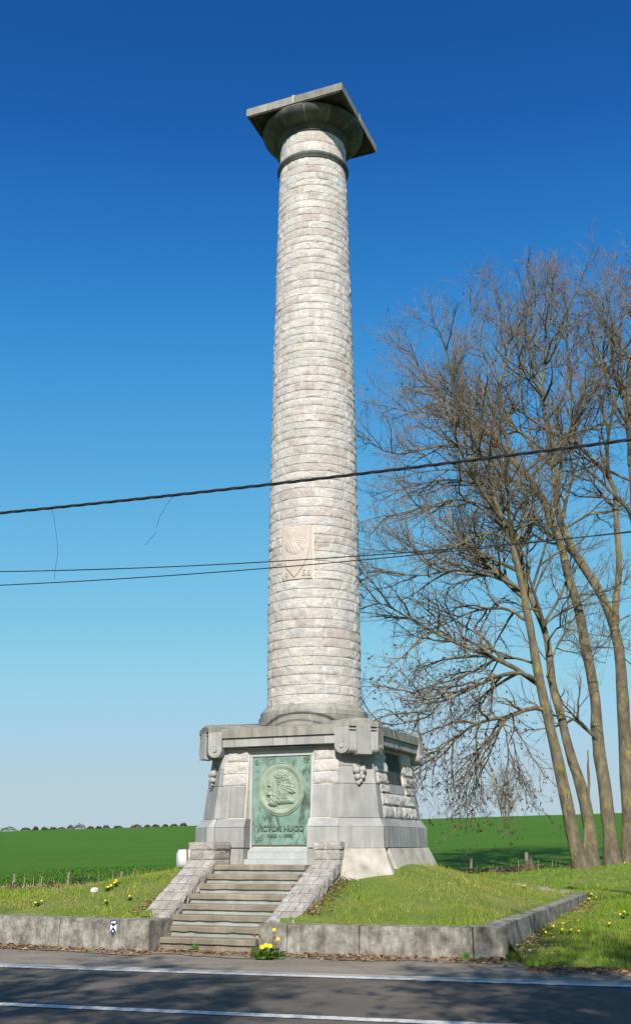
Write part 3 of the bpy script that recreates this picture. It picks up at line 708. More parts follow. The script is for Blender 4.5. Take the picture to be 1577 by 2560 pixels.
def text_mesh(txt, size, extrude, name, mat, parent, loc, width=None, spacing=1.0, bold=0.0, bent=False):
    cu = bpy.data.curves.new(name, 'FONT'); cu.body = txt; cu.size = size; cu.extrude = extrude; cu.align_x = 'CENTER'; cu.space_character = spacing; cu.offset = bold; cu.resolution_u = 3
    t = bpy.data.objects.new(name, cu); COL.objects.link(t); dg = bpy.context.evaluated_depsgraph_get()
    me = bpy.data.meshes.new_from_object(t.evaluated_get(dg)); bpy.data.objects.remove(t)
    co = np.zeros(len(me.vertices) * 3); me.vertices.foreach_get('co', co); co = co.reshape(-1, 3)
    w = co[:, 0].max() - co[:, 0].min(); k = (width / w) if width else 1.0
    co2 = np.stack([co[:, 0] * k + loc[0], loc[1] - co[:, 2], co[:, 1] + loc[2]], 1)
    if bent: co2 = np.array([bend(p[0], -p[1] - RP, p[2]) for p in co2])
    me.vertices.foreach_set('co', co2.ravel()); me.update(); me.materials.clear(); me.materials.append(mat)
    o = bpy.data.objects.new(name, me); COL.objects.link(o); o.parent = parent; return o
text_mesh('19', .19, .012, 'carved_date', M['panel'], pan, (-.275, -1.043, 7.165), .15, bent=True)
text_mesh('56', .19, .012, 'carved_date', M['panel'], pan, (.235, -1.043, 7.20), .19, bent=True)

# necking ring, echinus, abacus
cap = part('capital', MB(), M['dark_blue'])
part('astragal', MB().lathe([(.80, 18.05), (.875, 18.055), (.885, 18.085), (.89, 18.10), (.915, 18.12), (.925, 18.155), (.92, 18.19), (.90, 18.215), (.87, 18.235), (.80, 18.24)], 72), M['dark_blue'], parent=cap, angle=40)
part('neck_ring', MB().lathe([(.80, 18.87), (.865, 18.872), (.875, 18.92), (.89, 18.93), (.905, 18.99), (.935, 19.0), (.935, 19.04), (.80, 19.045)], 72), M['dark_blue'], parent=cap, angle=40)
ech = [(.70, 19.04), (.95, 19.045), (1.06, 19.07), (1.17, 19.125), (1.25, 19.19), (1.295, 19.25), (1.31, 19.30), (1.295, 19.345), (1.25, 19.372), (.70, 19.372)]
part('capital_core', MB().lathe([(.02, 18.9), (.82, 18.9), (.9, 19.04), (1.1, 19.09), (1.24, 19.19), (1.295, 19.30), (1.24, 19.365), (.02, 19.365)], 64), M['mortar'], parent=cap, angle=30)
for q in range(12):
    a0 = .21 + 2 * math.pi * q / 12 + .006; a1 = .21 + 2 * math.pi * (q + 1) / 12 - .006
    part('echinus_stone', MB().lathe(ech + [ech[0]], 8, a0, a1), M['dark_blue'], parent=cap, angle=35)
hb = 1.302; zl, zu = 19.375, 19.59
for k in range(4):
    # quarter blocks with a sunk triangular coffer below
    mb = MB(); g = .012
    pts = [(g, g), (hb, g), (hb, hb), (g, hb)]
    prism_k(mb, pts, zl + .05, pts, zu, k)
    rim = .14
    for a, b in (((g, hb - rim), (hb, hb)), ((hb - rim, g), (hb, hb - rim))):
        r = [(a[0], a[1]), (b[0], a[1]), (b[0], b[1]), (a[0], b[1])]; prism_k(mb, r, zl, r, zl + .05, k)
    part('abacus_block', mb, M['blue_dirty'], parent=cap)
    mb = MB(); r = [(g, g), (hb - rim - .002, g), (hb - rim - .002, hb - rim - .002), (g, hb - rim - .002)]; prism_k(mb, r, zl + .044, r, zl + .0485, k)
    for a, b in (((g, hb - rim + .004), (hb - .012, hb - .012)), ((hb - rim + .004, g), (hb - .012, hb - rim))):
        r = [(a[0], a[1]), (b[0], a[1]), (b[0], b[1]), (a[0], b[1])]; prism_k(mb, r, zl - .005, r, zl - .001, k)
    part('abacus_soffit_shade', mb, M['soot_shade'], parent=cap, label='black underside of the abacus, sooty with shade painted in')  # thin dark slabs: sooty tone and painted shade over the underside
    mb = MB(); r = [(-.011, .6), (.011, .6), (.011, hb + .006), (-.011, hb + .006)]; prism_k(mb, r, zl + .02, r, zu + .022, k); r = [(-.04, .6), (.04, .6), (.04, hb + .002), (-.04, hb + .002)]
    prism_k(mb, r, zu + .002, r, zu + .02, k); part('abacus_joint', mb, M['mortar'], parent=cap)
    mb = MB(); r = [(-hb + .05, hb - .055), (hb - .05, hb - .055), (hb - .05, hb - .02), (-hb + .05, hb - .02)]; prism_k(mb, r, zl - .03, r, zl - .002, k); part('abacus_fillet', mb, M['dark_blue'], parent=cap)

# bronze plaque with portrait medallion and lettering
PW = -1.715
plq = part('bronze_plaque', MB().box(-.622, .622, PW, PW + .10, 1.657, 3.335), M['bronze'], label='green bronze plaque with bearded profile medallion and raised name')
MC = (-.012, 2.705)
def ring_prof(prof, n, c, y):
    mb = MB(); vs = []; Lp = len(prof)
    for i in range(n):
        a = 2 * math.pi * i / n; vs += [(c[0] + r * math.cos(a), y - h, c[1] + r * math.sin(a)) for r, h in prof]
    mb.add(vs, [(i * Lp + q, ((i + 1) % n) * Lp + q, ((i + 1) % n) * Lp + q + 1, i * Lp + q + 1) for i in range(n) for q in range(Lp - 1)]); return mb
part('medallion_rim', ring_prof([(.515, -.002), (.51, .018), (.50, .022), (.495, .010), (.485, .010), (.478, .024), (.455, .032), (.405, .010), (.385, .002), (.378, .001)], 64, MC, PW), M['medal'], parent=plq, angle=50)
sil = [((x - 740) * .00104, -(y - 830) * .00088) for x, y in ((545, 520), (600, 455), (680, 410), (760, 392), (860, 405), (940, 455), (1000, 540), (1035, 640), (1048, 750), (1040, 840), (1055, 915), (980, 945), (930, 935), (960, 1010), (1010, 1060), (1015, 1145), (900, 1155), (700, 1165), (640, 1205), (560, 1215), (480, 1195), (462, 1150), (490, 1085), (478, 1050), (492, 1015), (470, 990), (437, 965), (452, 910), (478, 850), (470, 790), (455, 730), (458, 650), (485, 575))]
def relief_grid(sil, rad, n, hgt, edge, feat):
    g = np.linspace(-rad, rad, n); GX, GZ = np.meshgrid(g, g, indexing='ij'); S = np.array(sil); ins = np.zeros(GX.shape, bool); dm = np.full(GX.shape, 9.0)
    for a, b in zip(S, np.roll(S, -1, 0)):
        c = ((a[1] > GZ) != (b[1] > GZ)) & (GX < (b[0] - a[0]) * (GZ - a[1]) / (b[1] - a[1] + 1e-12) + a[0]); ins ^= c
        d = b - a; t = np.clip(((GX - a[0]) * d[0] + (GZ - a[1]) * d[1]) / (d @ d), 0, 1); dm = np.minimum(dm, np.hypot(GX - a[0] - t * d[0], GZ - a[1] - t * d[1]))
    H = np.where(ins, hgt * np.sqrt(np.clip(dm / edge, 0.05, 1)), 0); H = np.where(ins, H + feat(GX, GZ) * np.clip(dm / .03, 0, 1), H)
    keep = GX ** 2 + GZ ** 2 < rad ** 2
    return GX, GZ, H, keep
def head_feat(x, z):
    rho = np.hypot(x + .13, (z - .02) * 1.1); phi = np.arctan2(z - .02, x + .13)
    hair = np.clip(((x + .075) / .04), 0, 1) * np.clip((z + .13) / .04, 0, 1) + np.clip((z - .20) / .04, 0, 1) * np.clip((x + .17) / .05, 0, 1); hair = np.clip(hair, 0, 1)
    h = hair * (.010 + .009 * np.sin(24 * phi + 30 * rho + 3 * np.sin(9 * phi)) + .006 * np.sin(95 * rho + 5 * np.sin(6 * phi + 1)))
    beard = np.clip((-.09 - z) / .03, 0, 1) * np.clip((.01 - x) / .05, 0, 1)
    h += beard * (.006 + .008 * np.sin(85 * x + 22 * z + 3 * np.sin(30 * z)) + .005 * np.sin(60 * z + 40 * x))
    g = lambda cx, cz, sx, sz: np.exp(-(((x - cx) / sx) ** 2 + ((z - cz) / sz) ** 2))
    h += .020 * g(.005, -.01, .035, .055) - .016 * g(.005, -.01, .014, .032)            # ear
    h += -.040 * g(-.245, .03, .030, .022) + .016 * g(-.255, .07, .045, .014) + .012 * g(-.255, .025, .012, .009)   # eye socket, brow, lid
    h += -.020 * g(-.235, -.135, .05, .010) + .014 * g(-.215, -.105, .05, .018) - .016 * g(-.19, -.05, .03, .03)    # mouth, moustache, cheek
    h += -.022 * g(-.075, .11, .022, .06) - .014 * g(.08, -.20, .10, .02)
    return h
GX, GZ, H, keep = relief_grid(sil, .383, 120, .058, .075, head_feat)
idx = np.arange(GX.size).reshape(GX.shape); kk = keep[:-1, :-1] & keep[1:, :-1] & keep[1:, 1:] & keep[:-1, 1:]
FQ = np.stack([idx[:-1, :-1][kk], idx[1:, :-1][kk], idx[1:, 1:][kk], idx[:-1, 1:][kk]], 1)
VQ = np.stack([GX + MC[0], PW - .004 - H, GZ + MC[1]], -1).reshape(-1, 3)
link_mesh('portrait_relief', raw_mesh('portrait_relief', VQ, FQ, M['medal'], smooth=True), plq)
text_mesh('VICTOR HUGO', .145, .014, 'raised_name', M['letter'], plq, (-.015, PW - .012, 1.915), 1.02, 1.0, .004)
text_mesh('1802 - 1885', .082, .010, 'raised_dates', M['letter'], plq, (-.03, PW - .008, 1.80), .52, 1.0, .002)
for bx, bz in ((-.53, 3.235), (.53, 3.245), (-.53, 1.745), (.53, 1.745)):
    part('bolt', ring_prof([(.055, -.002), (.053, .016), (.042, .022), (.030, .010), (.018, .012), (.006, .026)], 20, (bx, bz), PW), M['bronze'], parent=plq, angle=40)
# inscription plaque on the right-hand face (and its twin on the left)
for k in (1, 3):
    af = lambda z: A_body(z) - .05
    def P(a, b):
        zz = lerp(2.835, 3.435, b); u, w = rotk((lerp(-.545, .545, a), af(zz)), k); return (u, -w, zz)
    nu, nw = rotk((0, 1), k)
    o = part('inscription_plaque', face_block(MB(), P, lambda a, b: (nu, -nw, 0), .2), M['dark_plaque'], label='dark bronze inscription plaque on the side face')
    mb = MB()
    for row in range(11):
        zz = 3.37 - row * .046
        for q in range(int(7)):
            s0 = -.47 + q * .134 + .012 * math.sin(row * 3 + q * 5); w_ = .05 + .03 * abs(math.sin(row * 2.1 + q * 1.3)); o_ = af(zz)
            b = [rotk(p, k) for p in ((s0, o_ - .003), (s0 + w_ * 1.5, o_ - .003), (s0 + w_ * 1.5, o_ + .005), (s0, o_ + .005))]
            mb.prism([L(*p) for p in b], zz - .010, [L(*p) for p in b], zz + .010)
    part('raised_lines', mb, M['dark_plaque'], parent=o)

# ------------------------------------------------------------------ staircase and its cheek walls
def mon_empty(name, z=0.0):
    return empty(name, (CX, CY, z), TH)
st = tag(mon_empty('stone_staircase'), 'flight of eight worn grey stone steps up to the bronze plaque', 'stairs')
for k in range(8):
    w0 = 4.84 - .299 * k; zt = .202 + .157 * k
    uL, uR = (-.93, .93) if k else (-.93, .95)
    mb = MB(); n = 14; top = []; 
    # slab with slightly chipped nosing
    vs = []
    for q in range(n + 1):
        u = lerp(uL, uR, q / n); ch = .010 * mnoise.noise(Vector((u * 6, k * 3.1, 0))) ; cb = .008 * mnoise.noise(Vector((u * 9, k * 1.7, 5))) - (.006 if k in (1, 2) and random.random() < .25 else 0)
        vs += [(u, -(w0 - .42), zt), (u, -(w0 - .012 + ch * .5), zt + ch * .25), (u, -(w0 + ch), zt - .014), (u, -(w0 + ch), zt - .085 - cb), (u, -(w0 - .42), zt - .085)]
    fs = [(q * 5 + e, q * 5 + (e + 1) % 5, (q + 1) * 5 + (e + 1) % 5, (q + 1) * 5 + e) for q in range(n) for e in range(5)]
    fs += [tuple(range(5)), tuple(n * 5 + e for e in range(5))[::-1]]
    mb.add(vs, fs); s_ = obj('step', mb, M['step'], st)
    mb = MB(); mb.box(uL + .004, uR - .004, -(w0 - .035), -(w0 - .40), max(zt - .30, -.02) if k == 0 else zt - .157, zt - .087); obj('riser', mb, M['step'] if k == 0 else M['riser'], s_)
mb = MB(); mb.box(-.93, .93, -2.40, -1.9, .6, 1.296); obj('landing', mb, M['step'], st)

def cheek(name, u0, u1, wt, wb, w_head0, label):
    """sloping rubble wall: from (wb, .47) up to (wt, 1.39), head block from w_head0 to wt"""
    c = tag(mon_empty(name), label, 'wall')
    zb, zt = .475, 1.39
    def line(w): return lerp(zb, zt, (wb - w) / (wb - wt))
    mb = MB(); mb.add([(u0 + .02, -wb + .0, -.05), (u0 + .02, -wt, -.05), (u0 + .02, -wt, zt - .05), (u0 + .02, -wb, zb - .05), (u1 - .02, -wb, -.05), (u1 - .02, -wt, -.05), (u1 - .02, -wt, zt - .05), (u1 - .02, -wb, zb - .05)],
                      [(0, 1, 2, 3), (7, 6, 5, 4), (0, 4, 5, 1), (3, 2, 6, 7), (0, 3, 7, 4), (1, 5, 6, 2)])
    obj('core', mb, M['mortar'], c)
    # cap stones: three columns of irregular stones up the slope
    nrm = np.array([0, -(zt - zb), (wb - wt)]); nrm = nrm / np.linalg.norm(nrm)
    rows = 7; cols = [0, .34, .68, 1.0]
    for r in range(rows):
        fr0, fr1 = r / rows, (r + 1) / rows
        off = .08 * math.sin(r * 2.4); cc = [0, cols[1] + off, cols[2] + off * .6, 1.0]
        for q in range(3):
            s0, s1 = cc[q], cc[q + 1]
            jt = random.uniform(-.02, .02)
            def P(a, b):
                u = lerp(u0, u1, lerp(s0, s1, a) ) + (.006 if a < .5 else -.006); f = lerp(fr0, fr1, b) + (.006 if b < .5 else -.006)
                w = lerp(wb, wt, f); return (u, -w, line(w) - .012)
            mb = face_block(MB(), P, lambda a, b: nrm, .06, 6, 6, .014, .016, seed=random.random() * 70, freq=9)
            obj('cap_stone', mb, M['cheek'], c, fix=False, angle=40)
    # rough side stones (both flanks)
    for sd, uu in ((-1, u0), (1, u1)):
        nside = 9
        for r in range(nside):
            f0, f1 = r / nside, (r + 1) / nside; w0, w1 = lerp(wb, wt, f0), lerp(wb, wt, f1)
            hts = [0.0, .45, 1.0]
            for q in range(2):
                def P(a, b):
                    f = a if sd < 0 else 1 - a
                    f = f if True else f
                    w = lerp(w1, w0, a) if sd < 0 else lerp(w0, w1, a)
                    w += 0; top = line(w) - .02; bot = max(top - .42, -.05)
                    return (uu, -w, lerp(bot, top, lerp(hts[q], hts[q + 1], b)))
                mb = face_block(MB(), P, lambda a, b: (sd, 0, 0), .05, 5, 5, .035, .02, seed=random.random() * 70, freq=11)
                obj('flank_stone', mb, M['cheek'], c, fix=False, angle=40)
    # head block
    uh0, uh1 = u0 + .0, u1 - .0
    mb = MB(); mb.box(uh0 + .012, uh1 - .012, -(wt - .012), -(w_head0 + .012), .5, 1.68); obj('core', mb, M['mortar'], c)
    wf = wt
    levels = [(1.06, 1.395), (1.395, 1.565), (1.565, 1.70)]
    for li, (z0, z1) in enumerate(levels):
        pr = .012 if li == 2 else 0
        cuts = [uh0 - pr, lerp(uh0, uh1, .46 + .06 * li), uh1 + pr]
        for a_, b_ in zip(cuts[:-1], cuts[1:]):
            def P(a, b): return (lerp(a_ + .005, b_ - .005, a), -(wf + pr), lerp(z0 + .005, z1 - .005, b))
            obj('head_stone', face_block(MB(), P, lambda a, b: (0, -1, 0), .10, 6, 5, .018, .014, seed=random.random() * 70), M['cheek'], c, fix=False, angle=40)
        for sd, uu in ((-1, uh0 - pr), (1, uh1 + pr)):
            def P(a, b):
                w = lerp(w_head0, wf + pr, a) if sd < 0 else lerp(wf + pr, w_head0, a); return (uu, -w, lerp(z0 + .005, z1 - .005, b))
            obj('head_stone', face_block(MB(), P, lambda a, b: (sd, 0, 0), .10, 6, 5, .024, .014, seed=random.random() * 70), M['cheek'], c, fix=False, angle=40)
    def P(a, b): return (lerp(uh0 - .02, uh1 + .02, a), -lerp(wf + .02, w_head0, b), 1.70)
    obj('head_cap', face_block(MB(), P, lambda a, b: (0, 0, 1), .04, 8, 8, .012, .010, seed=3), M['cheek'], c, fix=False, angle=40)
    return c
cheek('cheek_wall', -1.42, -.92, 2.77, 4.50, 2.10, 'sloping pink rubble cheek wall of the stairs, beside the white barrel')
cheek('cheek_wall', .92, 1.42, 2.27, 4.36, 1.66, 'sloping pink rubble cheek wall of the stairs, beside the dandelion clump')

# ------------------------------------------------------------------ retaining walls
def wall_block(parent, p0, p1, th, z0, z1a, z1b, name='wall_block', gap=.006, back=True):
    p0 = np.array(p0, float); p1 = np.array(p1, float); d = p1 - p0; ln = np.hypot(*d); d /= ln; nb = np.array([-d[1], d[0]])
    p0 = p0 + d * gap; p1 = p1 - d * gap
    def P(a, b):
        q = p0 + (p1 - p0) * a; zt = lerp(z1a, z1b, a); return (q[0] + nb[0] * .015 * b, q[1] + nb[1] * .015 * b, lerp(z0, zt, b))
    mb = face_block(MB(), P, lambda a, b: (-nb[0], -nb[1], 0), th)
    # closing faces
    A = [np.array(P(0, 1)), np.array(P(1, 1))]
    mb.add([(*(A[0][:2]), A[0][2] - .006), (*(A[1][:2]), A[1][2] - .006), (A[1][0] + nb[0] * th, A[1][1] + nb[1] * th, A[1][2]), (A[0][0] + nb[0] * th, A[0][1] + nb[1] * th, A[0][2])], [(0, 1, 2, 3)])
    return obj(name, mb, M['kerbstone'], parent, fix=False)
TH_W = .40
lw = tag(empty('retaining_wall', (0, 0, 0)), 'low grey stone retaining wall carrying the blue and white trail marker', 'wall')
lx = [-40, -33, -26, -19, -14, -11, -8.6, -6.55, -4.40, -3.28]
for x0, x1 in zip(lx[:-1], lx[1:]):
    yf = lambda x: float(np.interp(x, [p[0] for p in WL], [p[1] for p in WL]))
    wall_block(lw, (x0, yf(x0)), (x1, yf(x1)), TH_W, -.05, .475, .472)
wall_block(lw, (-3.28, yf(-3.28) - .012), (-2.74, 18.078), .66, -.05, .482, .478, 'end_block')
# end faces of the end block
def cap_face(parent, p0, p1, th, z1, name='end_face'):
    p0 = np.array(p0, float); p1 = np.array(p1, float); d = (p1 - p0) / np.hypot(*(p1 - p0)); nb = np.array([-d[1], d[0]])
    def P(a, b): q = p1 + nb * th * a; return (q[0] - d[0] * .004, q[1] - d[1] * .004, lerp(-.05, z1, b))
    obj(name, face_block(MB(), P, lambda a, b: (d[0], d[1], 0), .08), M['kerbstone'], parent, fix=False)
cap_face(lw, (-3.28, yf(-3.28) - .012), (-2.738, 18.078), .66, .476)
rw = tag(empty('retaining_wall', (0, 0, 0)), 'low grey stone retaining wall beside the steps, behind the dandelion clump', 'wall')
fyr = lambda x: float(np.interp(x, [p[0] for p in WR], [p[1] for p in WR]))
wall_block(rw, (-.94, 17.79), (-.48, fyr(-.48) - .012), .72, -.05, .442, .442, 'end_block')
cap_face(rw, (-.94, 17.79), (-.478, fyr(-.48) - .012), .72, .44)
for x0, x1 in ((-.48, .66), (.66, 2.36)):
    wall_block(rw, (x0, fyr(x0) + .012), (x1, fyr(x1) + .012), TH_W, -.05, .436, .442)
wall_block(rw, (2.37, fyr(2.38) - .02), (2.90, 16.96 - .13), .42, -.05, .452, .456, 'corner_block')
cap_face(rw, (2.37, fyr(2.38) - .02), (2.903, 16.96 - .13), .42, .455)
swd = (SW1 - SW0) / np.hypot(*(SW1 - SW0))
sw = tag(empty('edging_wall', (0, 0, 0)), 'low stone edging running back from the wall corner and sinking into the lawn', 'wall')
cuts = [.035, .33, .60, .86, 1.0]
for a, b in zip(cuts[:-1], cuts[1:]):
    p0, p1 = SW0 + (SW1 - SW0) * a, SW0 + (SW1 - SW0) * b
    wall_block(sw, p0, p1, .30, -.05, lerp(.455, .60, a), lerp(.455, .60, b), 'edging_block')
p0, p1 = SW0 + (SW1 - SW0) * .86, SW1
cap_face(sw, p0, p1 + swd * .006, .30, .60)

# trail marker on the left wall
def wall_pt(x, y):
    p = at_z(x, y, .3); 
    # intersect ray with the wall plane
    a, b = np.array(WL[2]), np.array(WL[3]); d = (b - a) / np.hypot(*(b - a)); n = np.array([d[1], -d[0]])
    r = ray(x, y); t = ((np.array([*a]) - O_[:2]) @ n) / (r[:2] @ n); q = O_ + r * t; return q, n, d
q0, wn, wd = wall_pt(285, 2312)
tm = tag(empty('trail_marker', (q0[0] + wn[0] * .004, q0[1] + wn[1] * .004, .24), math.atan2(wd[1], wd[0])), 'small blue and white arrow-ended trail marker fixed to the wall face', 'sign')
def plate(poly, y, mat, name):
    n = len(poly); mb = MB(); mb.add([(p[0], -y, p[1]) for p in poly] + [(p[0], -y - .003, p[1]) for p in poly], [tuple(range(n)), tuple(range(n, 2 * n))[::-1]] + [(i, (i + 1) % n, n + (i + 1) % n, n + i) for i in range(n)]); return obj(name, mb, mat, tm)
plate([(-.055, .225), (-.065, .05), (0, -.02), (.06, .05), (.062, .225)], 0, M['white'], 'backing')
plate([(-.055, .225), (-.057, .165), (-.001, .125), (.061, .165), (.062, .225)], .004, M['navy'], 'upper_field')
plate([(-.062, .055), (0, .125), (.058, .055), (0, -.018)], .004, M['navy'], 'arrow')
plate([(-.035, .205), (-.012, .205), (-.018, .178), (-.04, .178)], .008, M['white'], 'print_mark')
plate([(-.002, .21), (.045, .21), (.045, .18), (-.002, .178)], .008, M['white'], 'print_mark')
plate([(.016 * math.cos(g) - .002, .055 + .016 * math.sin(g)) for g in np.linspace(0, 6.28, 9)[:-1]], .008, M['white'], 'print_mark')

# ------------------------------------------------------------------ white barrel behind the left cheek wall
bc = at_depth(470, 2137, 22.9)
bar = tag(empty('barrel', (bc[0], bc[1], float(ground_z(bc[0], bc[1])) - .02)), 'white plastic barrel lying behind the cheek wall with a rusty band', 'barrel')
br = .205; zc = br
def bar_l(prof, n=28):
    mb = MB(); vs = []; Lp = len(prof)
    for i in range(n):
        a = 2 * math.pi * i / n; vs += [(x, r * math.cos(a), zc + r * math.sin(a)) for x, r in prof]
    mb.add(vs, [(i * Lp + q, ((i + 1) % n) * Lp + q, ((i + 1) % n) * Lp + q + 1, i * Lp + q + 1) for i in range(n) for q in range(Lp - 1)]); return mb
bo = obj('barrel_body', bar_l([(-.235, .001), (-.235, .12), (-.20, .20), (-.12, br), (.0, br + .004), (.40, br + .004), (.52, br), (.60, .2), (.62, .001)]), M['tank'], bar, angle=40)
obj('band', bar_l([(-.045, br), (-.045, br + .014), (-.005, br + .016), (-.005, br)]), M['rust'], bar, angle=30)
mb = MB(); mb.tube([(-.03, -.02, zc + br + .005), (.06, .02, zc + br + .09), (.16, .1, zc + br + .17), (.24, .16, zc + br + .28)], .010, 6); obj('bent_rod', mb, M['rust'], bar)
bar.rotation_euler = (0, 0, R_(12))

# ------------------------------------------------------------------ overhead cables
def on_span(pts, y0):          # photo points on the vertical plane of the span (y0: where it crosses x = 0.5)
    n_ = np.array([RN[0], RN[1], 0]); p_ = np.array([.5, y0, 0]); out = []
    for x, y in pts:
        d = ray(x * 1.043, y * 1.043); out.append(O_ + d * (((p_ - O_) @ n_) / (d @ n_)))
    return out
def wire_fn(px, y0):
    P = np.array(on_span(px, y0)); s_ = (P[:, :2] - np.array([.5, y0])) @ RD; c = np.polyfit(s_, P[:, 2], 2); c[0] = max(c[0], .0006)
    return lambda q: (.5 + RD[0] * q, y0 + RD[1] * q, float(np.polyval(c, q)))
Y_THICK, Y_THIN = 16.70, 17.90
thick = wire_fn([(0, 1230), (330, 1196), (640, 1163), (857, 1136), (1200, 1094), (1512, 1054)], Y_THICK)
thin1 = wire_fn([(0, 1370), (640, 1347), (857, 1333), (1240, 1301), (1512, 1276)], Y_THIN)
thin2 = wire_fn([(0, 1403), (640, 1361), (857, 1343), (1240, 1307), (1512, 1272)], Y_THIN)
SP0, SP1 = -24.0, 22.0
tc = tag(empty('power_cable', thick(SP0)), 'thick black twisted overhead cable above the wall', 'cable')
n = 1100
for ph in (0, 2 * math.pi / 3, 4 * math.pi / 3):
    pts = []
    for q in range(n + 1):
        s_ = lerp(SP0, SP1, q / n); p = np.array(thick(s_)); a = ph + s_ * 2 * math.pi / .95
        pts.append(p - np.array(thick(SP0)) + np.array([RN[0] * math.cos(a), RN[1] * math.cos(a), math.sin(a)]) * .0155)
    obj('strand', MB().tube(pts, .0155, 5), M['cable'], tc, fix=False)
def simple_cable(fn, r, label, name='overhead_wire'):
    p0 = np.array(fn(SP0)); pts = [np.array(fn(lerp(SP0, SP1, q / 120))) - p0 for q in range(121)]
    mb = MB().tube(pts, r, 6); o = obj(name, mb, M['cable'], fix=False); o.location = p0; tag(o, label, 'wire', 'thin overhead wires'); return o
simple_cable(thin1, .0105, 'thin black overhead wire crossing the carved rooster panel higher up')
simple_cable(thin2, .0105, 'thin black overhead wire crossing the carved rooster panel lower down')
for pts, lab in (([(124, 1219), (129, 1232), (135, 1275), (138, 1305), (139, 1330), (136, 1350), (132, 1370), (131, 1388)], 'thin loose wire end hanging straight down from the thick cable'),
                 ([(416, 1187), (403, 1205), (385, 1235), (377, 1258), (371, 1280), (349, 1306)], 'thin loose wire end slanting down from the thick cable')):
    pts = on_span(pts, Y_THICK)
    p0 = np.array(pts[0]); o = obj('loose_wire', MB().tube([np.array(p) - p0 for p in pts], .0048, 5), M['bluewire'], fix=False); o.location = p0; tag(o, lab, 'wire', 'loose wire ends')
for q, lab in ((SP0, 'wooden utility pole carrying the cables at the far left'), (SP1, 'wooden utility pole carrying the cables beyond the trees')):
    x, y = .5 + RD[0] * q, 17.3 + RD[1] * q; gz = 0.0
    up = tag(empty('utility_pole', (x, y, gz)), lab, 'pole')
    obj('pole', MB().tube([(0.1, .1, -.3), (.1, .1, 4), (.1, .1, 9.2)], [.14, .12, .09], 12), M['wood'], up)
    for fn in (thick, thin1, thin2):
        e_ = np.array(fn(q)) - np.array([x, y, gz]); obj('bracket', MB().tube([(0.1, .1, e_[2]), e_], .02, 6), M['rust'], up)

# ------------------------------------------------------------------ street lamp (outside the frame; its shadow lies on the right lawn)
sv = np.array(SUN); tip = at_depth(1432, 2195, 26.6)
hp = tip + sv / sv[2] * 10.2
gx, gy = hp[0] + .9, hp[1] - 1.2
gz = float(ground_z(gx, gy))
lp = tag(empty('street_lamp', (gx, gy, gz)), 'grey street lamp with a short arm standing on the verge', 'lamp')
top = hp - np.array([gx, gy, gz])
obj('pole', MB().tube([(0, 0, -.2), (0, 0, 3), (0, 0, top[2] - .35)], [.10, .085, .06], 12), M['steel'], lp)
obj('arm', MB().tube([(0, 0, top[2] - .4), (top[0] * .3, top[1] * .3, top[2] - .08), (top[0] * .8, top[1] * .8, top[2])], [.05, .045, .04], 8), M['steel'], lp)
obj('lamp_head', MB().ball((top[0], top[1], top[2]), .3, 12, 8, (.45, 1.2, .3)), M['steel'], lp, smooth=True)

# ------------------------------------------------------------------ grass
def in_mon(x, y):
    dx, dy = x - CX, y - CY; u = dx * FDx + dy * FDy; w = dx * FNx + dy * FNy
    ped_ = (np.abs(u) < 2.2) & (np.abs(w) < 2.2) & (np.abs(u) + np.abs(w) < 3.75)
    stair = ((np.abs(u) < 1.43) & (w > 1.5) & (w < 4.45)) | ((np.abs(u) < 1.0) & (w > 1.5) & (w < 5.4))
    return ped_ | stair
def on_wall(x, y):
    fyv = np.interp(x, xs, fy); t = (y - SW0[1]) / (SW1[1] - SW0[1]); sx = SW0[0] + t * (SW1[0] - SW0[0])
    return ((x < 2.93) & (y < fyv + .03)) | (y < fyv + .02) | ((x > sx - .325) & (x < sx + .005) & (t < 1) & (t > 0)) | ((x > 2.3) & (x < 2.95) & (y < 17.28))
def blades(n, x0, x1, y0, y1, hmin, hmax, wid, pal, patch=None, lean=.5, seed=1):
    r = np.random.default_rng(seed); x = r.uniform(x0, x1, n); y = r.uniform(y0, y1, n)
    k = ~(in_mon(x, y) | on_wall(x, y)) & (np.abs(x) < .34 * y + 1.2)
    k &= r.random(n) < np.clip(.72 + .45 * np.sin(x * 2.7 + 2.1 * np.sin(y * 1.9)) * np.sin(y * 3.3 + 1.7 * np.sin(x * 1.3)) + .25 * np.sin(x * 9 + y * 4), .15, 1)
    if patch is not None: k &= patch(x, y, r)
    x, y = x[k], y[k]; n = len(x); z = ground_z(x, y) - .008
    a = r.uniform(0, 6.283, n); h = r.uniform(hmin, hmax, n) * (1 + .35 * np.sin(x * 3.1 + 1.3 * np.sin(y * 2.3))); w = wid * r.uniform(.6, 1.3, n)
    dx, dy = np.cos(a) * w, np.sin(a) * w; la = r.uniform(0, 6.283, n); le = h * lean * r.uniform(.1, 1.3, n)
    V = np.empty((n, 3, 3)); V[:, 0] = np.stack([x - dx, y - dy, z], 1); V[:, 1] = np.stack([x + dx, y + dy, z], 1); V[:, 2] = np.stack([x + np.cos(la) * le, y + np.sin(la) * le, z + h], 1)
    pal = np.array(pal); base = .5 + .5 * np.sin(x * 1.3 + 2 * np.sin(y * .9)) * np.sin(y * 1.7 + np.sin(x * 2.2))
    t = np.clip(base * .55 + r.uniform(0, .6, n), 0, .999) * (len(pal) - 1); i0 = t.astype(int); f = (t - i0)[:, None]
    c = (pal[i0] * (1 - f) + pal[i0 + 1] * f) * r.uniform(.75, 1.25, n)[:, None]
    return V.reshape(-1, 3), np.repeat(c, 3, 0)
PAL = [(.13, .215, .02), (.18, .265, .025), (.235, .30, .035), (.30, .315, .06), (.37, .325, .11)]
PALG = [(.125, .22, .018), (.17, .27, .022), (.22, .305, .032), (.28, .325, .055)]
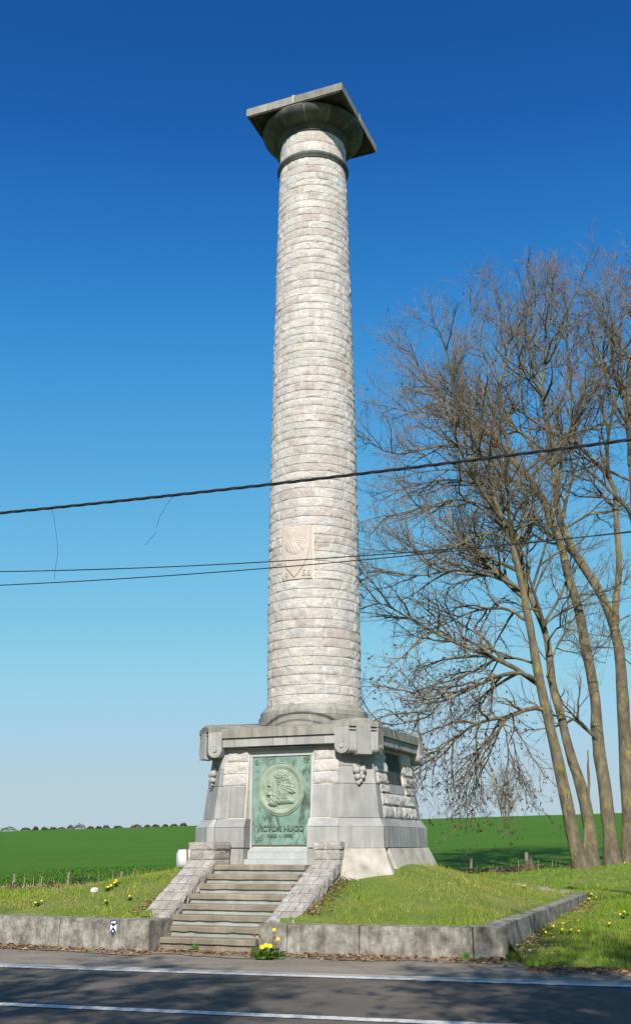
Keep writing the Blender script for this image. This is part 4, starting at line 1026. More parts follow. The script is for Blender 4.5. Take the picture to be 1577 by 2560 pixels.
parts_ = [blades(210000, -8, 8.5, 16.5, 26.5, .025, .075, .008, PAL, seed=2), blades(90000, -14, 14, 26, 36.5, .03, .08, .014, PALG, seed=3),
          blades(70000, 2.6, 9, 14.6, 27, .03, .10, .008, PALG, lambda x, y, r: x > side_x_np(y) + .1, seed=4),
          blades(5000, -8, 8, 16.5, 27, .09, .16, .009, PAL, seed=5)] if False else None
def side_x_np(y): return SW0[0] + (y - SW0[1]) / (SW1[1] - SW0[1]) * (SW1[0] - SW0[0]) - .16
out_r = lambda x, y, r: x > side_x_np(y) + .1
def brown(x, y, r):    # bare patches
    d = np.hypot((x - 7.0) / 1.1, (y - 25.9) / .9); e = np.hypot((x - 3.6) / .35, (y - 18.2) / 1.5); return (r.random(len(x)) < np.clip(d - .45, .12, 1)) & (r.random(len(x)) < np.clip(e - .4, .05, 1))
parts_ = [blades(230000, -8, 8.5, 16.5, 26.5, .018, .05, .009, PAL, brown, seed=2), blades(110000, -14, 14, 26, 36.8, .03, .08, .014, PALG, seed=3),
          blades(90000, 2.6, 9, 14.6, 27, .035, .10, .008, PALG, lambda x, y, r: out_r(x, y, r) & brown(x, y, r), seed=4),
          blades(9000, -8, 8, 16.5, 27, .07, .15, .008, PAL, seed=5), blades(5000, -8, 9, 16, 27, .03, .07, .022, [(.06, .13, .016), (.08, .16, .02), (.10, .18, .025)], lambda x, y, r: np.sin(x * 4.3 + 3 * np.sin(y * 2.7)) * np.sin(y * 5.1 + 2 * np.sin(x * 3.1)) > .55, 1.2, seed=6)]
V = np.concatenate([p[0] for p in parts_]); Cc = np.concatenate([p[1] for p in parts_])
tag(link_mesh('grass', raw_mesh('grass', V, np.arange(len(V)).reshape(-1, 3), M['leaf'], Cc)), 'short green grass covering the lawn', kind='stuff')
# crop blades at the near end of the field
r = np.random.default_rng(12); n = 60000; y = 35.8 + 26 * r.random(n) ** 2.2; x = r.uniform(-.36, .36, n) * y
y = np.round(y / .16) * .16 + r.normal(0, .03, n); z = field_z(x, y) - .03; h = r.uniform(.05, .12, n) * np.clip((62 - y) / 26, .2, 1); a = r.uniform(0, 6.28, n); w = .010 + .0005 * y
V = np.empty((n, 3, 3)); V[:, 0] = np.stack([x - np.cos(a) * w, y - np.sin(a) * w, z], 1); V[:, 1] = np.stack([x + np.cos(a) * w, y + np.sin(a) * w, z], 1); V[:, 2] = np.stack([x + r.normal(0, .06, n), y + r.normal(0, .06, n), z + h], 1)
c = np.array([(.067, .157, .015)]) * r.uniform(.7, 1.4, n)[:, None]
tag(link_mesh('crop', raw_mesh('crop', V.reshape(-1, 3), np.arange(n * 3).reshape(-1, 3), M['leaf'], np.repeat(c, 3, 0))), 'young green cereal blades at the near end of the field', kind='stuff')

# soil strip and leaf litter along the wall foot
def wall_front(x):
    if x <= -2.74: return float(np.interp(x, [p[0] for p in WL], [p[1] for p in WL]))
    if x < -.94: return 17.95 - (x + 1.84) * .45
    if x < 2.9: return fyr(min(x, 2.38)) + (0 if x < 2.38 else (x - 2.38) * .2)
    return road_y(x, 1.75)
mb = MB(); P0 = []; P1 = []; NN = 160
for q in range(NN + 1):
    x = lerp(-14, 14, q / NN); yf_ = wall_front(x); wv = .52 + .30 * mnoise.noise(Vector((x * 1.1, 0, 0))) + .16 * mnoise.noise(Vector((x * 5, 3, 0)))
    P0.append((x, yf_ - max(wv, .05), .003)); P1.append((x, yf_ + (.5 if x < 2.4 else .10), .012))
mb.add(P0 + P1, [(q, q + 1, NN + 2 + q, NN + 1 + q) for q in range(NN)]); tag(obj('soil', mb, M['dirt'], fix=False), 'strip of bare soil along the wall foot', kind='structure')
r = np.random.default_rng(5)
LV, LF_, LC = [], [], []
def litter(x, y, z, s, col):
    a = r.uniform(0, 6.28); t = r.normal(0, .4); d = np.array([math.cos(a), math.sin(a), t * .5]) * s; e = np.array([-math.sin(a), math.cos(a), r.normal(0, .4)]) * s * r.uniform(.25, .6)
    p = np.array([x, y, z]); o = len(LV); LV.extend([p - d, p + e, p + d, p - e]); LF_.append((o, o + 1, o + 2, o + 3)); LC.extend([col] * 4)
LP = np.array([(.22, .12, .06), (.30, .19, .10), (.16, .10, .06), (.38, .28, .16), (.25, .13, .075)])
for q in range(9000):
    x = r.uniform(-7, 6); dens = .5 + .5 * math.sin(x * 2.2 + 1.2 * math.sin(x * .9)); 
    if -2.7 < x < -1: dens *= .45
    if r.random() > .25 + .75 * dens: continue
    y = wall_front(x) - abs(r.normal(.02, .33)) - .01
    if -2.6 < x < -.95: y = 18.39 - (x + 2.72) * .406 - abs(r.normal(.03, .22))
    litter(x, y, .014 + abs(r.normal(0, .012)), r.uniform(.012, .05), LP[r.integers(5)] * r.uniform(.7, 1.2))
for q in range(1500):       # along the edging wall, outer side
    t = r.uniform(0, .9); p = SW0 + (SW1 - SW0) * t + np.array([swd[1], -swd[0]]) * abs(r.normal(.05, .28)); litter(p[0], p[1], float(ground_z(p[0], p[1])) + .02 + abs(r.normal(0, .02)), r.uniform(.015, .045), LP[r.integers(5)] * r.uniform(.8, 1.4))
for q in range(500):
    x = r.uniform(-6, 6); y = r.uniform(18.5, 26); 
    if in_mon(np.array([x]), np.array([y]))[0] or on_wall(np.array([x]), np.array([y]))[0]: continue
    litter(x, y, float(ground_z(x, y)) + .05, r.uniform(.012, .03), LP[r.integers(5)] * r.uniform(1, 1.6))
for q in range(130):
    x = r.uniform(-6, 7); y = r.uniform(17.6, 25)
    if in_mon(np.array([x]), np.array([y]))[0] or on_wall(np.array([x]), np.array([y]))[0]: continue
    litter(x, y, float(ground_z(x, y)) + .055, r.uniform(.010, .018), np.array((.7, .69, .62)))
for q in range(900):        # soil beside the right cheek
    u = 1.45 + abs(r.normal(0, .16)); w = r.uniform(1.7, 4.1); x, y = uw(u, w); litter(x, y, float(ground_z(x, y)) + .03, r.uniform(.012, .035), LP[r.integers(5)] * r.uniform(.8, 1.3))
for q in range(600):        # soil beside the left cheek
    u = -1.45 - abs(r.normal(0, .12)); w = r.uniform(2.2, 4.5); x, y = uw(u, w); litter(x, y, float(ground_z(x, y)) + .03, r.uniform(.012, .035), LP[r.integers(5)] * r.uniform(.8, 1.3))
tag(link_mesh('leaf_litter', raw_mesh('leaf_litter', np.array(LV), np.array(LF_), M['dry'], np.array(LC))), 'dry brown leaf litter along the wall foot', kind='stuff')

# ------------------------------------------------------------------ leafy clump helper, dandelions, weeds
def leaves(n, fn, smin, smax, pal, seed, up=.3):
    r = np.random.default_rng(seed); P = fn(r, n); n = len(P); a = r.uniform(0, 6.28, n); s = r.uniform(smin, smax, n)
    d = np.stack([np.cos(a), np.sin(a), r.normal(0, .5, n) + up], 1); d /= np.linalg.norm(d, axis=1)[:, None]
    e = np.cross(d, r.normal(0, 1, (n, 3))); e /= np.linalg.norm(e, axis=1)[:, None]
    V = np.stack([P, P + (d * .5 + e * .3) * s[:, None], P + d * s[:, None], P + (d * .5 - e * .3) * s[:, None]], 1).reshape(-1, 3)
    pal = np.array(pal); c = pal[r.integers(len(pal), size=n)] * r.uniform(.7, 1.3, n)[:, None]
    return V, np.arange(n * 4).reshape(-1, 4), np.repeat(c, 4, 0)
GRN = [(.05, .11, .018), (.07, .15, .022), (.10, .17, .03)]
def flower_mesh(rad):
    mb = MB(); n = 10; vs = [(0, 0, .012)]
    for k in range(n):
        a = 2 * math.pi * k / n; vs += [(rad * math.cos(a), rad * math.sin(a), .004), (rad * .9 * math.cos(a + .3), rad * .9 * math.sin(a + .3), -.004)]
    mb.add(vs, [(0, 1 + q, 1 + (q + 1) % (2 * n)) for q in range(2 * n)]); mb.ball((0, 0, .0), rad * .65, 8, 5, (1, 1, .5)); return mesh_from('flower_head', mb.v, mb.f, M['yellow'])
FL = flower_mesh(.026)
def rosette(seed, n=12, s=.10):
    def fn(r, k): return r.normal(0, .012, (k, 3)) * np.array([1, 1, .2]) + np.array([0, 0, .01])
    V, Fq, Cq = leaves(n, fn, s * .6, s * 1.3, GRN, seed, .35); return raw_mesh('leaf', V, Fq, M['leaf'], Cq)
ROS = rosette(1); STEM = MB().tube([(0, 0, 0), (.01, .005, .06), (.012, .0, .12)], .004, 5); STEMM = mesh_from('stem', STEM.v, STEM.f, M['leaf'])
ca = STEMM.color_attributes.new('Col', 'FLOAT_COLOR', 'POINT')
for d_ in ca.data: d_.color = (.14, .2, .05, 1)
def dandelion(x, y, label, group, sc=1.0, h=.12):
    z = float(ground_z(x, y)) - .005; o = tag(empty('dandelion', (x, y, z), random.random() * 6), label, 'flower', group)
    s1 = link_mesh('stem', STEMM, o); s1.scale = (1, 1, h / .12)
    f = link_mesh('flower_head', FL, o); f.location = (.012, 0, h); f.scale = (sc,) * 3; f.rotation_euler = (R_(random.uniform(20, 55)), 0, R_(random.uniform(-30, 30)) - o.rotation_euler.z)
    l_ = link_mesh('leaf', ROS, o); l_.scale = (.8, .8, .8)
z6 = lambda x, y: (1040 + x / 2.816, 1950 + y / 2.816)
z5 = lambda x, y: (x / 3.024, 2000 + y / 3.024)
def pix_ground(px, py, it=12):
    d = ray(px, py); Ys = np.linspace(14, 37, 900); Q = O_[None] + d[None] * (Ys / d[1])[:, None]
    h = Q[:, 2] - ground_z(Q[:, 0], Q[:, 1]); k = np.argmax(h < 0) if (h < 0).any() else len(Ys) - 1
    return Q[k]
for (x, y), lab, gr in [(z6(972, 1050), 0, 0), (z6(1028, 1075), 0, 0), (z6(1150, 1085), 0, 0), (z6(1035, 1030), 0, 0), (z6(1090, 1075), 0, 0), (z6(1440, 965), 1, 1), (z6(1470, 945), 1, 1), (z6(1268, 840), 2, 2), (z6(1235, 815), 2, 2), (z6(755, 760), 3, 3), (z6(1470, 590), 4, 4), (z6(1355, 1030), 0, 0), (z6(915, 1095), 0, 0), (z6(1215, 850), 2, 2)] + \
        [(z5(812, 680), 5, 5), (z5(840, 668), 5, 5), (z5(870, 645), 5, 5), (z5(883, 628), 5, 5), (z5(272, 797), 6, 6), (z5(310, 785), 6, 6), (z5(798, 785), 7, 7), (z5(980, 748), 8, 8)]:
    p = pix_ground(x, y + 4)
    LABS = ['yellow dandelion in the grass outside the stone edging near the road', 'yellow dandelion beside the bare brown patch on the right lawn', 'yellow dandelion at the sunken end of the stone edging', 'yellow dandelion at the end of the flat stone paving strip', 'yellow dandelion between the tree trunks',
            'large yellow dandelion on the bank near the white boulder', 'yellow dandelion on the flat lawn behind the trail marker wall', 'small yellow dandelion low on the bank above the trail marker', 'yellow dandelion on the bank below the rusty fence post']
    GRS = ['dandelions by the edging', 'dandelions by the bare patch', 'dandelions at the edging end', '', '', 'dandelions near the boulder', 'dandelions on the flat lawn', '', '']
    dandelion(p[0], p[1], LABS[lab], GRS[gr] or None, .82 + .2 * (lab == 5) + .01 * max(p[1] - 20, 0), .085)
# clump against the right wall end
cp = at_z(668, 2398, .0); clump = tag(empty('dandelion_clump', (cp[0], cp[1] , .0)), 'clump of yellow dandelions growing at the foot of the wall end beside the steps', 'plant')
def fn(r, k): return np.stack([r.normal(0, .095, k), r.normal(0, .035, k), np.abs(r.normal(.03, .045, k))], 1)
V, Fq, Cq = leaves(330, fn, .04, .10, GRN, 3, .6); link_mesh('foliage', raw_mesh('foliage', V, Fq, M['leaf'], Cq), clump)
for (dx, dz) in ((-.075, .175), (-.02, .20), (.045, .19), (.10, .42), (.165, .29)):
    mb = MB().tube([(dx * .3, 0, 0), (dx * .8, -.02, dz * .6), (dx, -.03, dz)], .005, 5); o = link_mesh('stem', mesh_from('stem', mb.v, mb.f, M['leaf']), clump)
    ca = o.data.color_attributes.new('Col', 'FLOAT_COLOR', 'POINT')
    for d_ in ca.data: d_.color = (.16, .2, .06, 1)
    f = link_mesh('flower_head', FL, clump); f.location = (dx, -.04, dz); f.rotation_euler = (R_(50), 0, 0); f.scale = (1.5,) * 3 if dz < .25 else (1.1,) * 3
for (dx, dz) in ((-.20, .34), (.11, .31), (-.12, .33)):
    mb = MB().tube([(dx * .3, .01, 0), (dx * .7, -.01, dz * .7), (dx, -.02, dz)], .005, 5); mb.ball((dx, -.02, dz), .017, 7, 5, (1, 1, 1.6)); obj('seed_head', mb, M['rust'], clump)
# tufts in the joints
def tuft(px, py, z, n, h, lab, seed):
    p = at_z(px, py, z); r = np.random.default_rng(seed); V = []; C4 = []
    for _ in range(n):
        a = r.uniform(0, 6.28); b = r.normal(0, .02, 2); hh = h * r.uniform(.5, 1.1); w = .006; l = r.normal(0, hh * .35, 2)
        V += [(b[0] - w, b[1], 0), (b[0] + w, b[1], 0), (b[0] + l[0] + w * .4, b[1] + l[1], hh), (b[0] + l[0] - w * .4, b[1] + l[1], hh)]; C4 += [np.array((.09, .19, .025)) * r.uniform(.7, 1.4)] * 4
    o = link_mesh('grass_tuft', raw_mesh('grass_tuft', np.array(V), np.arange(len(V)).reshape(-1, 4), M['leaf'], np.array(C4))); o.location = p; tag(o, lab, 'grass')
tuft(487, 2379, .005, 30, .14, 'green grass tuft at the foot of the lowest step', 1)
tuft(632, 2384, .005, 26, .10, 'green grass tuft where the lowest step meets the wall end', 2)
tuft(515, 2199, 1.0, 22, .09, 'small green weed on a step against the cheek wall', 3)
tuft(1163, 2401, .005, 60, .12, 'grass tuft at the foot of the wall corner joint', 4)
tuft(1275, 2404, .005, 90, .13, 'grass tuft at the road side of the wall corner', 5)
tuft(200, 2370, .005, 14, .07, 'small grass tuft at the foot of the trail marker wall', 6)

# ------------------------------------------------------------------ stones on the lawn
def stone(px, py, size, label, cat='stone', name='boulder', sq=(1, 1, .75), seed=1, group=None):
    p = pix_ground(px, py); mb = MB().ball((0, 0, size * sq[2] * .6), size, 12, 9, sq, .28, seed); o = obj(name, mb, M['boulder'], smooth=True); o.location = (p[0], p[1], float(ground_z(p[0], p[1])) - size * .15); tag(o, label, cat, group)
stone(236.5, 2230, .08, 'rounded white boulder at the back of the left lawn', seed=4)
for q, (x, y) in enumerate((z6(745, 1125), z6(785, 1150), z6(705, 1170), z6(825, 1165), z6(800, 1205), z6(875, 995))):
    stone(x, y, (.024 + .006 * (q % 3)), 'small pale stone lying in the leaf litter beside the edging', 'stone', 'pebble', seed=q + 9, group='pebbles beside the edging')
# strip of flat paving stones in the lawn
ps = tag(empty('paving_strip', tuple(pix_ground(*z6(860, 765)))), 'short strip of flat grey stones set in the lawn', 'paving')
pc = np.array(ps.location)
ends = [pix_ground(*z6(770, 752)), pix_ground(*z6(962, 772))]
dv = (ends[1] - ends[0])[:2]; ln = np.hypot(*dv); dv /= ln; nv = np.array([-dv[1], dv[0]])
tcur = 0; q = 0
while tcur < ln - .05:
    wd_ = random.uniform(.14, .26)
    for row in range(2):
        poly = []
        for k in range(7):
            a = 2 * math.pi * k / 7 + random.uniform(-.2, .2); rr = wd_ * .5 * random.uniform(.8, 1.05)
            poly.append(ends[0][:2] + dv * (tcur + wd_ / 2 + rr * math.cos(a)) + nv * ((row - .5) * .5 + rr * 1.6 * math.sin(a)))
        c = np.mean(poly, 0); gz = float(ground_z(c[0], c[1]))
        mb = MB().prism([p - pc[:2] for p in poly], gz - .05 - pc[2], [p - pc[:2] for p in poly], gz + .03 - pc[2]); obj('paving_stone', mb, M['blue_dirty'], ps)
    tcur += wd_

# ------------------------------------------------------------------ fence, brambles, dry grass
def post(px, py_base, py_top, Y, lab, mat='wood', rad=.05, lean=0.0, group=None):
    p = at_depth(px, py_base, Y); gz = float(ground_z(p[0], p[1])); t = at_depth(px, py_top, Y)
    mb = MB().tube([(0, 0, -.3), (lean * .5, 0, (t[2] - gz) * .5), (lean, .0, t[2] - gz)], [rad, rad * .95, rad * .8], 7); o = obj('fence_post', mb, M[mat]); o.location = (p[0], p[1], gz); tag(o, lab, 'post', group); return o
post(35, 2222, 2185, 36, 'grey wooden fence post among the dry stalks at the far left', group=None)
post(*[v for v in (z5(510, 640)[0], z5(510, 640)[1], z5(515, 545)[1])], 35, 'leaning pale wooden fence post between two bramble clumps', lean=.04)
post(z5(905, 645)[0], z5(905, 645)[1], z5(915, 540)[1], 34.5, 'pale wooden fence post beside the large yellow dandelions', lean=.06)
post(z5(1042, 600)[0], z5(1042, 605)[1], z5(1042, 540)[1], 35, 'short rusty brown fence post by the grassy bank', 'rust', .07)
post(z6(382, 665)[0], z6(382, 665)[1], z6(388, 548)[1], 35.5, 'slender wooden fence post behind the pedestal', lean=.05)
post(z6(782, 660)[0], z6(782, 660)[1], z6(776, 508)[1], 35.5, 'stout wooden fence post rising from the brush pile', rad=.07)
post(z6(815, 640)[0], z6(815, 640)[1], z6(818, 528)[1], 36, 'thin grey fence post just behind the stout post', rad=.04)
for zz, lab in ((.45, 'lower strand of rusty fence wire along the field edge'), (.85, 'upper strand of rusty fence wire along the field edge')):
    pts = [(x, 35.6 + .25 * math.sin(x * .1), float(ground_z(x, 35.6)) + zz + .02 * math.sin(x * 2)) for x in np.linspace(-30, 30, 61)]
    p0 = np.array(pts[0]); o = obj('fence_wire', MB().tube([np.array(p) - p0 for p in pts], .0028, 4), M['rust'], fix=False); o.location = p0; tag(o, lab, 'wire', 'fence wires')
def bramble(px, py, Y, rx, rz, lab, seed, pal=GRN, n=900, size=(.04, .09), name='bramble_bush', cat='bush', stems=True, group=None):
    p = at_depth(px, py, Y); gz = float(ground_z(p[0], p[1])); ro = tag(empty(name, (p[0], p[1], gz)), lab, cat, group)
    def fn(r, k):
        d = r.normal(0, 1, (k, 3)); d /= np.linalg.norm(d, axis=1)[:, None]; rad = r.uniform(.45, 1.0, k) ** .5 * (1 + .25 * np.sin(d[:, 0] * 7 + seed) * np.cos(d[:, 2] * 5)); return np.stack([d[:, 0] * rx * rad, d[:, 1] * .5 * rad, np.abs(d[:, 2]) * rz * rad], 1)
    V, Fq, Cq = leaves(n, fn, size[0], size[1], pal, seed, .2); link_mesh('foliage', raw_mesh('foliage', V, Fq, M['leaf'], Cq), ro)
    mb = MB()
    for k in range(10):
        a = random.uniform(-1, 1); mb.tube([(a * rx * .4, 0, 0), (a * rx * .8, random.uniform(-.2, .2), rz * .6), (a * rx * 1.05, random.uniform(-.3, .3), rz * random.uniform(.7, 1.1))], .008, 4)
    obj('stem', mb, M['limb'], ro, fix=False)
DG = [(.025, .06, .014), (.035, .075, .018), (.05, .10, .022)]
bramble(z5(620, 640)[0], z5(620, 665)[1], 34.6, .54, .34, 'large dark bramble clump near the white boulder', 1, DG, 1100, (.03, .06))
bramble(z5(375, 660)[0], z5(375, 670)[1], 34.8, .32, .27, 'medium dark bramble clump left of the leaning fence post', 2, DG, 600, (.03, .06))
bramble(z5(265, 660)[0], z5(265, 670)[1], 35, .16, .25, 'small dark bramble clump between two larger ones', 3, DG, 300, (.03, .06))
bramble(z5(125, 650)[0], z5(125, 665)[1], 35.2, .28, .27, 'dark bramble clump beside the far left fence post', 4, DG, 450, (.03, .06))
bramble(z5(840, 640)[0], z5(840, 655)[1], 34.8, .42, .24, 'reddish low bramble clump behind the dandelions', 5, [(.07, .05, .03), (.05, .07, .02), (.11, .07, .04)], 800)
bramble(z6(700, 640)[0], z6(700, 665)[1], 35.2, .55, .5, 'leafy weeds growing through the brush pile', 6, GRN, 420)
# dry grass along the fence
r = np.random.default_rng(8); n = 7000; x = r.uniform(-17, 16, n); y = 35.1 + r.normal(0, .55, n) - .4 * np.sin(x * .4); dens = .5 + .5 * np.sin(x * 1.9 + 2 * np.sin(x * .7)); dens = np.where(x > 1, dens * .45, dens)
k = r.random(n) < .25 + .75 * dens; x, y = x[k], np.clip(y[k], 32.5, 37.2); n = len(x); z = ground_z(x, y) - .02; h = np.where(r.random(n) < .05, r.uniform(.30, .60, n), r.uniform(.06, .24, n)) * np.where(x > 1, .7, 1); w = .004 + .003 * r.random(n)
lx_, ly_ = r.normal(0, .12, n) * h, r.normal(0, .12, n) * h
V = np.empty((n, 4, 3)); V[:, 0] = np.stack([x - w, y, z], 1); V[:, 1] = np.stack([x + w, y, z], 1); V[:, 2] = np.stack([x + lx_ + w * .5, y + ly_, z + h], 1); V[:, 3] = np.stack([x + lx_ - w * .5, y + ly_, z + h], 1)
c = np.array([(.44, .36, .21)]) * r.uniform(.6, 1.25, n)[:, None]
tag(link_mesh('dry_grass', raw_mesh('dry_grass', V.reshape(-1, 3), np.arange(n * 4).reshape(-1, 4), M['dry'], np.repeat(c, 4, 0))), 'dry straw-coloured grass stalks along the fence', kind='stuff')
# dead mat under it
n = 9000; x = r.uniform(-17, 9, n); y = 34.0 + r.normal(0, .5, n); k = (y < 36.5) & (r.random(n) < np.where(x > 1, .35, .9)); x, y = x[k], y[k]; LVb = []; n = len(x); z = ground_z(x, y) + .03 + np.abs(r.normal(0, .04, n)); a = r.uniform(0, 6.28, n); s = r.uniform(.05, .16, n)
d = np.stack([np.cos(a), np.sin(a), r.normal(0, .3, n)], 1) * s[:, None]; e = np.stack([-np.sin(a), np.cos(a), np.zeros(n)], 1) * .012; P = np.stack([x, y, z], 1)
V = np.stack([P - d - e, P + d - e, P + d + e, P - d + e], 1).reshape(-1, 3); c = LP[r.integers(5, size=n)] * r.uniform(.8, 1.5, n)[:, None]
tag(link_mesh('dead_grass_mat', raw_mesh('dead_grass_mat', V, np.arange(n * 4).reshape(-1, 4), M['dry'], np.repeat(c, 4, 0))), 'mat of dead brown stalks at the field edge', kind='stuff')
# brush pile of sticks by the right fence
bp = at_depth(z6(720, 660)[0], z6(720, 665)[1], 34.6); bz = float(ground_z(bp[0], bp[1])); brp = MB()
for q in range(120):
    x0 = random.gauss(0, .9); y0 = random.gauss(0, .3); l = random.uniform(.3, 1.1); a = random.gauss(0, .5); hz = max(.0, .16 * math.exp(-(x0 / 1.2) ** 2) * random.random())
    brp.tube([(x0 - l * .5, y0, hz), (x0, y0 + random.gauss(0, .1), hz + random.uniform(0, .15)), (x0 + l * .5, y0 + a * l * .4, hz + random.gauss(.05, .12))], [.014, .012, .006], 4)
o = obj('brush_pile', brp, M['limb'], fix=False); o.location = (bp[0], bp[1], bz); tag(o, 'low pile of cut brushwood in front of the right fence posts', 'branches')

# ------------------------------------------------------------------ bare trees
class Tree:
    def __init__(s, seed): s.r = random.Random(seed); s.thick = []; s.mid = []; s.tw = []; s.tips = []
def unit(v): return v / (np.linalg.norm(v) + 1e-9)
def resample(P, n):
    P = np.array(P, float); d = np.r_[0, np.cumsum(np.linalg.norm(np.diff(P, axis=0), axis=1))]; t = np.linspace(0, d[-1], n)
    return np.stack([np.interp(t, d, P[:, i]) for i in range(3)], 1)
def child(tr, P, frac, length, ang, trop, n, wob):
    r = tr.r; k = frac * (len(P) - 1); i = min(int(k), len(P) - 2); p = P[i] + (P[i + 1] - P[i]) * (k - i); t = unit(P[i + 1] - P[i])
    v = np.array([r.gauss(0, 1), r.gauss(0, 1), r.gauss(0, .8)]); v = unit(v - t * (v @ t)); d = t * math.cos(ang) + v * math.sin(ang); out = [p]; st = length / (n - 1)
    for q in range(n - 1):
        d = unit(d + np.array([r.gauss(0, wob), r.gauss(0, wob), trop + r.gauss(0, wob)])); out.append(out[-1] + d * st)
    return np.array(out)
def grow(tr, limbs, n2, n3, n4, l2, l3, l4, trop=.12, tip=True, droop=None):
    r = tr.r
    for li, (P, r0, r1) in enumerate(limbs):
        tr.thick.append((P, r0, min(r1, .008))); ln = np.linalg.norm(np.diff(P, axis=0), axis=1).sum(); dr = droop[li] if droop else 0
        m2 = max(2, int(n2 * ln / 4.0))
        for a in range(m2):
            f = .18 + .82 * (a + r.random()) / m2; rr = (r0 + (r1 - r0) * f)
            c2 = child(tr, P, min(f, .995), l2 * r.uniform(.55, 1.15) * (1.1 - .45 * f), r.uniform(.45, 1.0), trop if not dr else -dr, 7, .15); b0 = min(rr * .75, .050) + .006; tr.mid.append((c2, b0, .008))
            for b in range(n3):
                g = .15 + .85 * (b + r.random()) / n3; c3 = child(tr, c2, min(g, .99), l3 * r.uniform(.5, 1.15) * (1.1 - .4 * g), r.uniform(.4, .95), trop * 1.2 if not dr else -dr * 1.5, 5, .20); tr.tw.append((c3, max(b0 * .46, .0075), .0042))
                for c in range(n4):
                    h = .2 + .8 * (c + r.random()) / n4; c4 = child(tr, c3, min(h, .99), l4 * r.uniform(.5, 1.2), r.uniform(.4, .9), trop * 1.6 if not dr else -dr * 2, 4, .22); tr.tw.append((c4, .0062, .0035)); tr.tips.append((c4[-1], dr))
def tubes(lst, sides, npts, cap=False):
    if not lst: return np.zeros((0, 3)), np.zeros((0, 4), int)
    P = np.stack([resample(p, npts) for p, _, _ in lst]); r0 = np.array([a for _, a, _ in lst]); r1 = np.array([b for _, _, b in lst]); B = len(lst)
    T = np.empty_like(P); T[:, 1:-1] = P[:, 2:] - P[:, :-2]; T[:, 0] = P[:, 1] - P[:, 0]; T[:, -1] = P[:, -1] - P[:, -2]; T /= np.linalg.norm(T, axis=2)[..., None] + 1e-9
    ref = np.where(np.abs(T[:, :1, 2:3]) < .9, np.array([0, 0, 1.0]), np.array([1.0, 0, 0])); A = np.cross(T, np.broadcast_to(ref, T.shape)); A /= np.linalg.norm(A, axis=2)[..., None] + 1e-9; Bn = np.cross(T, A)
    f = np.linspace(0, 1, npts); R = r0[:, None] + (r1 - r0)[:, None] * f[None, :]; q = 2 * np.pi * np.arange(sides) / sides
    V = P[:, :, None, :] + R[:, :, None, None] * (np.cos(q)[None, None, :, None] * A[:, :, None, :] + np.sin(q)[None, None, :, None] * Bn[:, :, None, :])
    idx = np.arange(B * npts * sides).reshape(B, npts, sides); a = idx[:, :-1]; b = np.roll(a, -1, 2); d = idx[:, 1:]; c = np.roll(d, -1, 2)
    return V.reshape(-1, 3), np.stack([a, b, c, d], -1).reshape(-1, 4)
def join(*vf):
    V, F, o = [], [], 0
    for v, f in vf: V.append(v); F.append(f + o); o += len(v)
    return np.concatenate(V), np.concatenate(F)
def build_tree(tr, name, trunks, label, clusters=0, seed=0, group=None):
    base = trunks[0][0][0]; root = tag(empty(name, tuple(base)), label, 'tree', group)
    fl = []
    for P_, a_, b_ in trunks:
        if P_[0][2] < 1.6: q_ = resample(P_, 40)[:5]; fl.append((q_, a_ * 1.5, a_ * .93))
    V, Fq = join(*[tubes([t], 12, 26) for t in trunks], *[tubes([t], 12, 6) for t in fl])
    # knobbly trunk
    nrm = np.array([mnoise.noise(Vector(p * 2.6)) + .5 * mnoise.noise(Vector(p * 7)) for p in V]); V = V + .030 * np.stack([nrm, np.roll(nrm, 7), nrm * 0], 1)
    link_mesh('trunk', raw_mesh('trunk', V - base, Fq, M['bark'], smooth=True), root)
    V, Fq = join(tubes(tr.thick, 7, 14), tubes(tr.mid, 5, 7)); cr = link_mesh('crown', raw_mesh('crown', V - base, Fq, M['limb'], smooth=True), root)
    if tr.tw:
        V, Fq = tubes(tr.tw, 3, 4); tag(link_mesh('twigs', raw_mesh('twigs', V - base, Fq, M['twig'], smooth=True), cr), kind='stuff')
    if clusters:
        r = np.random.default_rng(seed); tips = [t for t, dr in tr.tips if dr > 0] or [t for t, dr in tr.tips]; P = np.array([tips[k] for k in r.integers(len(tips), size=clusters)]); hang = np.array([0, 0, -1.0])
        def fn(rr, k): return np.repeat(P, 3, 0) + rr.normal(0, .022, (len(P) * 3, 3))
        V, Fq, Cq = leaves(clusters * 3, fn, .03, .075, [(.035, .018, .022), (.05, .025, .025), (.20, .10, .05), (.06, .03, .03), (.025, .015, .018)], seed, -1.0)
        tag(link_mesh('seed_clusters', raw_mesh('seed_clusters', V - base, Fq, M['dry'], Cq), cr), kind='stuff')
    return root
z7 = lambda x, y: (880 + x / 2.169, 600 + y / 2.169)
z8 = lambda x, y: (880 + x / 2.169, 1400 + y / 2.169)
def path(pts, Y, drift=0.0, cv=None, n=14):
    out = []
    for k, p in enumerate(pts):
        t = k / (len(pts) - 1); conv = cv or z7; out.append(at_depth(*conv(*p), Y + drift * t))
    P = resample(out, max(n, len(pts) * 2))
    Q = P.copy(); Q[1:-1] = .5 * P[1:-1] + .25 * (P[:-2] + P[2:]); return Q
def foot(P, d=.35):
    P = np.array(P); q = P[0] - np.array([0, 0, d]); return np.vstack([q, P])
